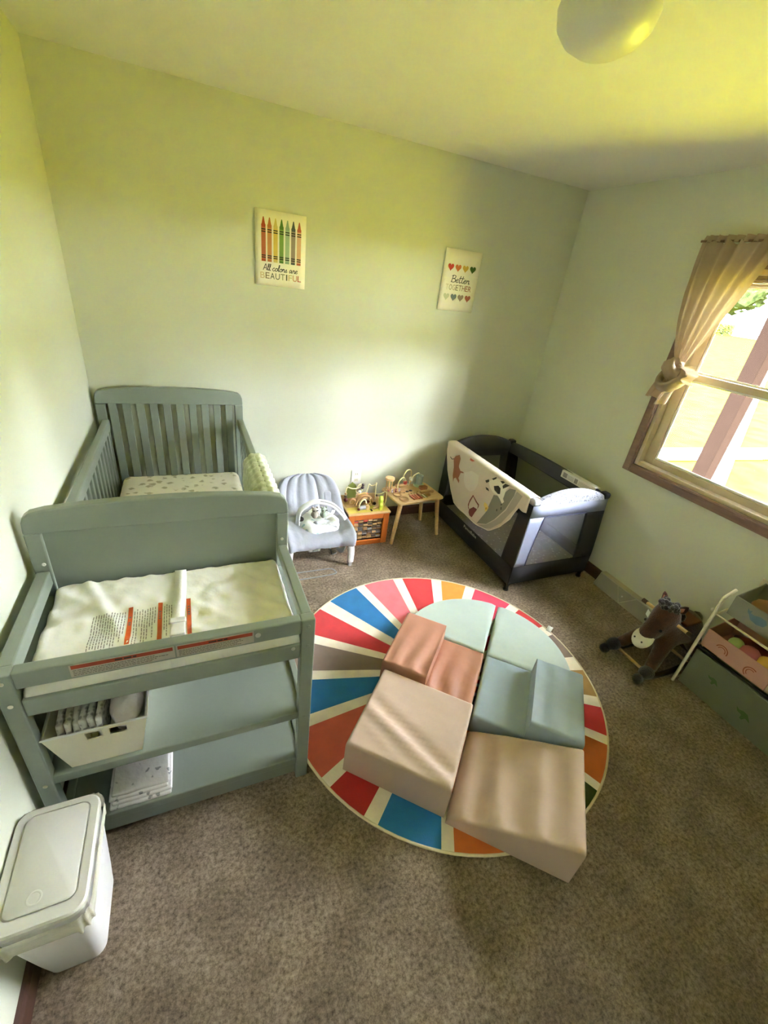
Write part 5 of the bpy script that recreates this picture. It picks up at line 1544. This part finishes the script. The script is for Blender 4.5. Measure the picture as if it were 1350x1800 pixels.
def fbin(label, m, x0, x1, y0, y1, z0, zf, zb_):
    t = thing('fabric_bin', ((x0 + x1) / 2, (y0 + y1) / 2, z0), label, 'bin', 'fabric bins in the toy organizer')
    mb = MB()
    A = [(x0, y0, z0), (x1, y0, z0), (x1, y1, z0), (x0, y1, z0)]
    Bq = [(x0 - 0.004, y0, zf), (x1, y0, zb_), (x1, y1, zb_), (x0 - 0.004, y1, zf)]
    ia = [mb._v(p) for p in A]; ib = [mb._v(p) for p in Bq]
    mb.face(ia)
    for j in range(4): mb.face((ia[j], ia[(j + 1) % 4], ib[(j + 1) % 4], ib[j]))
    mb.build('bin_body', m, t, solid=0.006)
    mb = MB(); mb.tube(Bq, 0.004, 5, True); mb.build('rim_binding', m, t)
    return t
def decal(parent, name, m, fx, polys):
    mb = MB()
    for P in polys: mb.poly([(fx, y, z) for y, z in P])
    return mb.build(name, m, parent, recalc=False)
b1_ = fbin('large sage green fabric bin with green prints at the organizer bottom', M_bolive, 2.848, 3.105, -2.90, -2.046, 0.012, 0.245, 0.25)
M_gpr2 = mat('green_print', rgb(74, 100, 58), 0.9)
fx = 2.8405
dino = [(-0.03, -0.012), (-0.012, -0.006), (-0.004, -0.022), (0.004, -0.02), (0.004, -0.004), (0.022, 0.0), (0.030, 0.016), (0.018, 0.010), (0.004, 0.016), (-0.012, 0.014), (-0.022, 0.0)]
for yc, zc, s in ((-2.175, 0.150, 1.0), (-2.345, 0.105, 1.25), (-2.55, 0.14, 1.2), (-2.75, 0.10, 1.2)):
    decal(b1_, 'dinosaur_print', M_gpr2, fx, [[(yc + a * s, zc + b * s) for a, b in dino]])
b2_ = fbin('pink fabric bin with rainbow prints on the organizer middle tier', M_bpink, 2.845, 3.105, -2.345, -2.046, 0.282, 0.385, 0.43)
M_rbp = mat('rust_print', rgb(150, 84, 58), 0.9)
for yc, zc, rt in ((-2.135, 0.335, 0.3), (-2.275, 0.330, -1.0)):
    for r0, r1 in ((0.026, 0.031), (0.016, 0.020)):
        pl = [(yc + r1 * math.cos(a + rt), zc + r1 * math.sin(a + rt) - 0.012) for a in [PI * k / 14 for k in range(15)]] + [(yc + r0 * math.cos(a + rt), zc + r0 * math.sin(a + rt) - 0.012) for a in [PI * k / 14 for k in range(14, -1, -1)]]
        decal(b2_, 'rainbow_print', M_rbp, 2.8378, [pl])
b3_ = fbin('beige fabric bin next to the pink one on the middle tier', M_bbeige, 2.845, 3.105, -2.625, -2.352, 0.282, 0.385, 0.43)
b4_ = fbin('sage fabric bin at the near end of the middle tier', M_bolive, 2.845, 3.105, -2.905, -2.632, 0.282, 0.385, 0.43)
b5_ = fbin('grey fabric bin with a blue whale print on the top tier', M_bgrey, 2.895, 3.105, -2.345, -2.050, 0.485, 0.592, 0.625)
whale = [(-0.045, 0.002), (-0.036, -0.018), (-0.010, -0.026), (0.020, -0.020), (0.034, -0.002), (0.046, 0.010), (0.050, 0.028), (0.040, 0.018), (0.030, 0.024), (0.032, 0.010), (0.016, 0.010), (-0.010, 0.020), (-0.034, 0.018)]
decal(b5_, 'whale_print', mat('blue_print', rgb(84, 106, 122), 0.9), 2.8880, [[(-2.165 + a * 1.0, 0.545 + b * 1.0) for a, b in whale]])
b6_ = fbin('grey fabric bin second along the top tier', M_bgrey, 2.895, 3.105, -2.625, -2.352, 0.485, 0.592, 0.625)
b7_ = fbin('beige fabric bin at the near end of the top tier', M_bbeige, 2.895, 3.105, -2.905, -2.632, 0.485, 0.592, 0.625)
def lump(name, c, r, m, label, cat, sx=1, sy=1, sz=1, amp=0.006):
    mb = MB(); mb.sphere(c, r, 18, 12, sz, sx, sy)
    for i, v in enumerate(mb.v): mb.v[i] = v + (v - Vector(c)).normalized() * wr(v, 40, amp)
    return tag(mb.build(name, m, None, smooth=4, origin=(c[0], c[1], c[2] - r * sz * 0.9)), label, cat)
lump('toy_ball', (2.900, -2.150, 0.365), 0.034, mat('green_toy', rgb(166, 186, 116), 0.6), 'pale green soft ball in the pink bin', 'ball', amp=0.002)
lump('toy_shell', (2.900, -2.215, 0.368), 0.038, mat('pink_toy', rgb(176, 98, 110), 0.6), 'dusty pink soft toy in the pink bin', 'toy', 1, 1.2, 0.9)
lump('toy_duck', (2.905, -2.282, 0.370), 0.032, mat('yellow_toy', rgb(224, 178, 72), 0.5), 'yellow soft toy in the pink bin', 'toy', 1, 1.1, 1.0)
lump('toy_block', (2.975, -2.20, 0.350), 0.050, mat('dark_red_toy', rgb(110, 40, 34), 0.6), 'dark red soft toy deep in the pink bin', 'toy', 1, 2.0, 0.8)
lump('toy_star', (2.895, -2.400, 0.372), 0.034, mat('gold_toy', rgb(228, 190, 96), 0.5), 'gold soft toy in the beige bin', 'toy', 1, 1.1, 0.9)
lump('toy_bear', (2.985, -2.16, 0.565), 0.055, mat('tan_toy', rgb(150, 112, 86), 0.9), 'tan plush toy in the top grey bin with the whale', 'toy', 1.2, 1.3, 0.8, 0.01)
lump('toy_rattle', (2.96, -2.27, 0.58), 0.035, mat('rose_toy', rgb(190, 150, 140), 0.6), 'rose soft toy behind the whale print on the top tier', 'toy', 1.2, 1.5, 0.7)

# ================================================================== posters
M_paper = mat('poster_paper', rgb(244, 240, 228), 0.7, var=0.01, vscale=8)
def poster(label, x0, x1, z0, z1):
    t = thing('poster', ((x0 + x1) / 2, -0.004, z0), label, 'poster', 'paper posters on the back wall')
    mb = MB()
    # the lower left corner lifts a little from the wall
    def pf(i, j):
        u, v = i / 8, j / 8
        return (x0 + (x1 - x0) * u, -0.0035 - 0.004 * (1 - u) ** 2, z0 + (z1 - z0) * v)
    mb.grid(pf, 9, 9)
    mb.build('paper', M_paper, t, solid=0.001, smooth=2, recalc=False)
    return t, (lambda u, v, o=0.0012: (x0 + (x1 - x0) * u, -0.0035 - 0.004 * (1 - u) ** 2 - o, z1 - (z1 - z0) * v))
PA, fa = poster('white poster of seven crayons reading All colors are BEAUTIFUL', 0.914, 1.197, 1.632, 1.997)
cr = [((176, 66, 34), (190, 104, 70)), ((192, 116, 62), (204, 140, 84)), ((214, 196, 120), (222, 192, 92)), ((78, 124, 46), (124, 160, 74)), ((146, 172, 150), (164, 188, 160)), ((78, 88, 88), (156, 140, 126)), ((184, 96, 74), (222, 176, 140))]
for k, (c1, c2) in enumerate(cr):
    u = 0.162 + 0.1165 * k; h = 0.042
    m1 = mat('crayon_tip_%d' % k, rgb(*c1), 0.8); m2_ = mat('crayon_body_%d' % k, rgb(*c2), 0.8, var=0.05)
    mb = MB()
    mb.poly([fa(u - h, 0.195), fa(u - h * 0.95, 0.225), fa(u + h * 0.95, 0.225), fa(u + h, 0.195), fa(u + h * 0.75, 0.18), fa(u + 0.008, 0.095), fa(u - 0.008, 0.095), fa(u - h * 0.75, 0.18)])
    mb.cur = 1
    mb.poly([fa(u - h, 0.225), fa(u + h, 0.225), fa(u + h, 0.645), fa(u - h, 0.645)])
    mb.cur = 0
    mb.poly([fa(u - h, 0.645), fa(u + h, 0.645), fa(u + h, 0.672), fa(u - h, 0.672)])
    mb.cur = 2
    for v in (0.245, 0.275, 0.585, 0.612):
        mb.poly([fa(u - h, v, 0.0018), fa(u + h, v, 0.0018), fa(u + h, v + 0.014, 0.0018), fa(u - h, v + 0.014, 0.0018)])
    mb.build('crayon_print', [m1, m2_, M_black], PA, recalc=False)
GL = {'A': (0.62, [[(0, 0), (.25, .9), (.3, 1), (.36, .9), (.58, 0)], [(.1, .35), (.5, .42)]]), 'l': (0.27, [[(0, .1), (.18, .6), (.24, 1), (.13, 1), (.09, .4), (.16, 0), (.3, .12)]]),
      'c': (0.43, [[(.4, .42), (.25, .5), (.05, .25), (.2, 0), (.45, .14)]]), 'o': (0.48, [[(.25, .5), (.05, .3), (.15, 0), (.38, .1), (.4, .4), (.22, .5), (.32, .42), (.5, .45)]]),
      'r': (0.44, [[(0, .1), (.12, .52), (.15, .4), (.3, .48), (.3, .2), (.36, 0), (.48, .12)]]), 's': (0.40, [[(0, .05), (.25, .52), (.2, .35), (.35, .1), (.2, 0), (.05, .08)]]),
      'a': (0.56, [[(.4, .42), (.2, .5), (.05, .2), (.15, 0), (.38, .3), (.42, .48), (.4, .1), (.48, 0), (.58, .12)]]), 'e': (0.42, [[(.03, .2), (.3, .3), (.35, .45), (.2, .5), (.05, .25), (.18, 0), (.45, .14)]]),
      'B': (0.62, [[(.1, 0), (.16, 1)], [(0, .85), (.2, 1), (.5, .9), (.45, .6), (.18, .52)], [(.18, .52), (.55, .45), (.55, .1), (.3, 0), (.02, .1)]]), 't': (0.34, [[(.16, 1), (.1, .3), (.2, 0), (.38, .14)], [(0, .65), (.36, .7)]]), ' ': (0.3, [])}
def script(parent, fn, body, u0, u1, v, hgt, w):
    tot = sum(GL[c][0] for c in body); k = (u1 - u0) / tot; x = 0
    mb = MB()
    for c in body:
        adv, st_ = GL[c]
        for s in st_:
            stroke(mb, [(p[0] + x + 0.12 * p[1], p[1]) for p in s], w, lambda a, b: fn(u0 + a * k, v - b * hgt))
        x += adv
    mb.build('script_lettering', M_black, parent, recalc=False)
def caps(parent, fn, body, cols, u0, u1, v, hgt):
    widths = {'I': 0.55, 'L': 0.8, 'F': 0.85, 'E': 0.9}
    tot = sum(widths.get(c, 1.0) for c in body); x = u0; k = (u1 - u0) / tot
    for c, cl in zip(body, cols):
        w = widths.get(c, 1.0) * k
        V, F = text_polys(c, 1.0)
        xa = min(q[0] for q in V); xb = max(q[0] for q in V); yb = max(q[1] for q in V)
        ww = w * (0.84 if c != 'I' else 0.42)
        mb = MB()
        for q in V: mb._v(fn(x + (w - ww) / 2 + (q[0] - xa) / (xb - xa) * ww, v - q[1] / yb * hgt))
        for f in F: mb.face(f)
        mb.build('capital_letter', mat('letter_%d_%d_%d' % cl, rgb(*cl), 0.8), parent, recalc=False)
        x += w
script(PA, fa, 'All colors are', 0.15, 0.84, 0.792, 0.085, 0.10)
caps(PA, fa, 'BEAUTIFUL', [(214, 186, 150), (124, 106, 84), (74, 84, 70), (74, 90, 76), (128, 132, 90), (70, 84, 40), (202, 186, 128), (188, 124, 74), (168, 56, 36)], 0.085, 0.925, 0.905, 0.085)
PB, fbq = poster('white poster of eight hearts reading Better TOGETHER', 2.112, 2.392, 1.606, 1.971)
def heart(parent, fn, u, v, s, c):
    mb = MB(); pl = []
    for k in range(28):
        a = 2 * PI * k / 28
        pl.append((16 * math.sin(a) ** 3 / 17, (13 * math.cos(a) - 5 * math.cos(2 * a) - 2 * math.cos(3 * a) - math.cos(4 * a)) / 17))
    mb.poly([fn(u + x * s, v - y * s * 0.80) for x, y in pl])
    mb.build('heart_print', mat('heart_%d_%d_%d' % c, rgb(*c), 0.8), parent, recalc=False)
for k, c in enumerate(((188, 58, 28), (200, 114, 50), (214, 174, 70), (70, 104, 34))): heart(PB, fbq, 0.195 + 0.205 * k, 0.285, 0.088, c)
for k, c in enumerate(((202, 206, 176), (112, 124, 116), (158, 140, 126), (190, 112, 92))): heart(PB, fbq, 0.195 + 0.205 * k, 0.765, 0.088, c)
script(PB, fbq, 'Better', 0.25, 0.78, 0.525, 0.115, 0.085)
caps(PB, fbq, 'TOGETHER', [(214, 206, 180), (150, 144, 104), (188, 172, 138), (112, 106, 78), (134, 106, 78), (150, 98, 68), (160, 88, 58), (160, 88, 62)], 0.13, 0.87, 0.652, 0.090)

# ================================================================== ceiling light (off)
M_opal = mat('opal_glass', rgb(222, 222, 205), 0.35, spec=0.5)
LX, LY = 1.500, -1.700
cl = thing('ceiling_light', (LX, LY, H), 'round opal glass dome light on the ceiling', 'ceiling light')
mb = MB(); mb.lathe([(0.0, 0.0), (0.085, 0.0), (0.085, -0.018), (0.070, -0.026), (0, -0.026)], (LX, LY, H), 32); mb.build('mounting_base', M_white, cl, smooth=0.7)
mb = MB(); mb.lathe([(0.056, -0.020), (0.060, -0.029), (0.090, -0.038), (0.110, -0.056), (0.117, -0.081), (0.110, -0.110), (0.088, -0.135), (0.054, -0.153), (0.022, -0.160), (0.0, -0.161)], (LX, LY, H), 40); mb.build('glass_dome', M_opal, cl, smooth=3)

# ================================================================== curtain tied in a knot
M_curt = mat('tan_curtain_cloth', rgb(172, 154, 134), 0.85, var=0.05, vscale=20, bump=0.2, bscale=90, transl=0.22)
ct_ = thing('tied_curtain', (3.07, -1.15, 1.30), 'thin tan curtain panel tied in a knot at the window side', 'curtain')
XC = 3.072
def curtain(i, j):
    s = i / 64; t = j / 40             # s across (wall side -> window side), t downwards
    ytop = -1.018 - 0.395 * s
    ymid = -0.998 - 0.345 * s
    yk = -1.128 - 0.075 * s
    e = t ** 1.25
    y = (1 - e) ** 2 * ytop + 2 * (1 - e) * e * (ymid * 0.72 + yk * 0.28) + e * e * yk
    z = 2.115 - (2.115 - 1.535) * t + (0.010 * math.sin(s * 40) if j == 0 else 0)
    amp = 0.020 * (1 - 0.55 * t)
    x = XC + amp * math.sin(s * 2 * PI * 5.0 + 2.2 * noise.noise((s * 3.5, t * 1.2, 5))) + 0.006 * noise.noise((s * 14, t * 5, 0)) - 0.012 * math.sin(PI * t)
    return (min(x, W - 0.024), y, z)
mb = MB(); mb.grid(curtain, 65, 41)
mb.build('panel', M_curt, ct_, smooth=4, recalc=False)
# ruffled heading above the rod
mb = MB()
mb.grid(lambda i, j: (XC + 0.018 * math.sin(i * 0.9) + 0.004 * j, -1.018 - 0.395 * i / 60, 2.112 + 0.011 * j + 0.006 * noise.noise((i * 0.4, j, 0))), 61, 4)
mb.build('heading', M_curt, ct_, smooth=4, recalc=False)
# the knot: two crossing wrapped bands with folds
KY, KZ = -1.172, 1.470
mb = MB()
def band(c, ax1, ax2, r1, r2, w, tw):
    def fn(i, j):
        a = 2 * PI * i / 28; b = 2 * PI * j / 12
        d = Vector(ax1) * math.cos(a) * r1 + Vector(ax2) * math.sin(a) * r2
        n_ = d.normalized(); up_ = Vector(ax1).cross(Vector(ax2)).normalized()
        f = 1 + 0.28 * math.sin(3 * b + tw * a)
        return Vector(c) + d + (n_ * math.cos(b) + up_ * math.sin(b) * 1.5) * w * f
    mb.grid(fn, 28, 12, cu=True, cv=True)
band((3.055, KY, KZ + 0.010), (1, 0, 0), (0, 0.75, 0.66), 0.034, 0.062, 0.024, 2)
band((3.055, KY + 0.006, KZ - 0.030), (0.4, 0.1, 0.9), (0, 0.94, -0.3), 0.050, 0.060, 0.024, 1)
mb.sphere((3.06, KY, KZ - 0.01), 0.046, 14, 10, 1.1)
mb.build('knot', M_curt, ct_, smooth=4)
# tails below and beside the knot
def tail(p0, p1, w0, w1, n, lab):
    P0, P1 = Vector(p0), Vector(p1); d = (P1 - P0).normalized(); sd = d.cross(Vector((1, 0, 0))).normalized()
    mb = MB()
    def fn(i, j):
        t = j / 14; s = 2 * i / 32 - 1
        w = w0 + (w1 - w0) * t
        c = P0.lerp(P1, t) + sd * s * w
        c.x += 0.016 * math.sin(s * PI * n + t * 2) * (0.5 + t) - 0.01 * t
        c += d * (0.012 * math.sin(s * 5) * t)
        c.x = min(c.x, W - 0.026)
        return c
    mb.grid(fn, 33, 15)
    mb.build('tail', M_curt, ct_, smooth=4, recalc=False)
tail((3.052, KY + 0.010, KZ - 0.02), (3.060, -1.125, 1.305), 0.050, 0.075, 2.5, 'a')
tail((3.050, KY - 0.010, KZ), (3.055, -1.302, 1.480), 0.036, 0.055, 1.5, 'b')
rd_ = thing('curtain_rod', (3.075, -1.6, 2.125), 'slim dark curtain rod above the window', 'curtain rod')
mb = MB(); mb.tube([(3.078, -2.36, 2.118), (3.078, -1.005, 2.118)], 0.006, 10); mb.build('rod', M_case, rd_, smooth=0.8)
for y in (-1.012, -2.35):
    mb = MB(); mb.tube([(3.078, y, 2.118), (W - 0.002, y, 2.118)], 0.005, 8); mb.box(W - 0.006, W - 0.0005, y - 0.012, y + 0.012, 2.095, 2.140); mb.build('bracket', M_case, rd_)

# tidy helper data
for o in bpy.data.objects:
    if '_o' in o.keys():
        del o['_o']
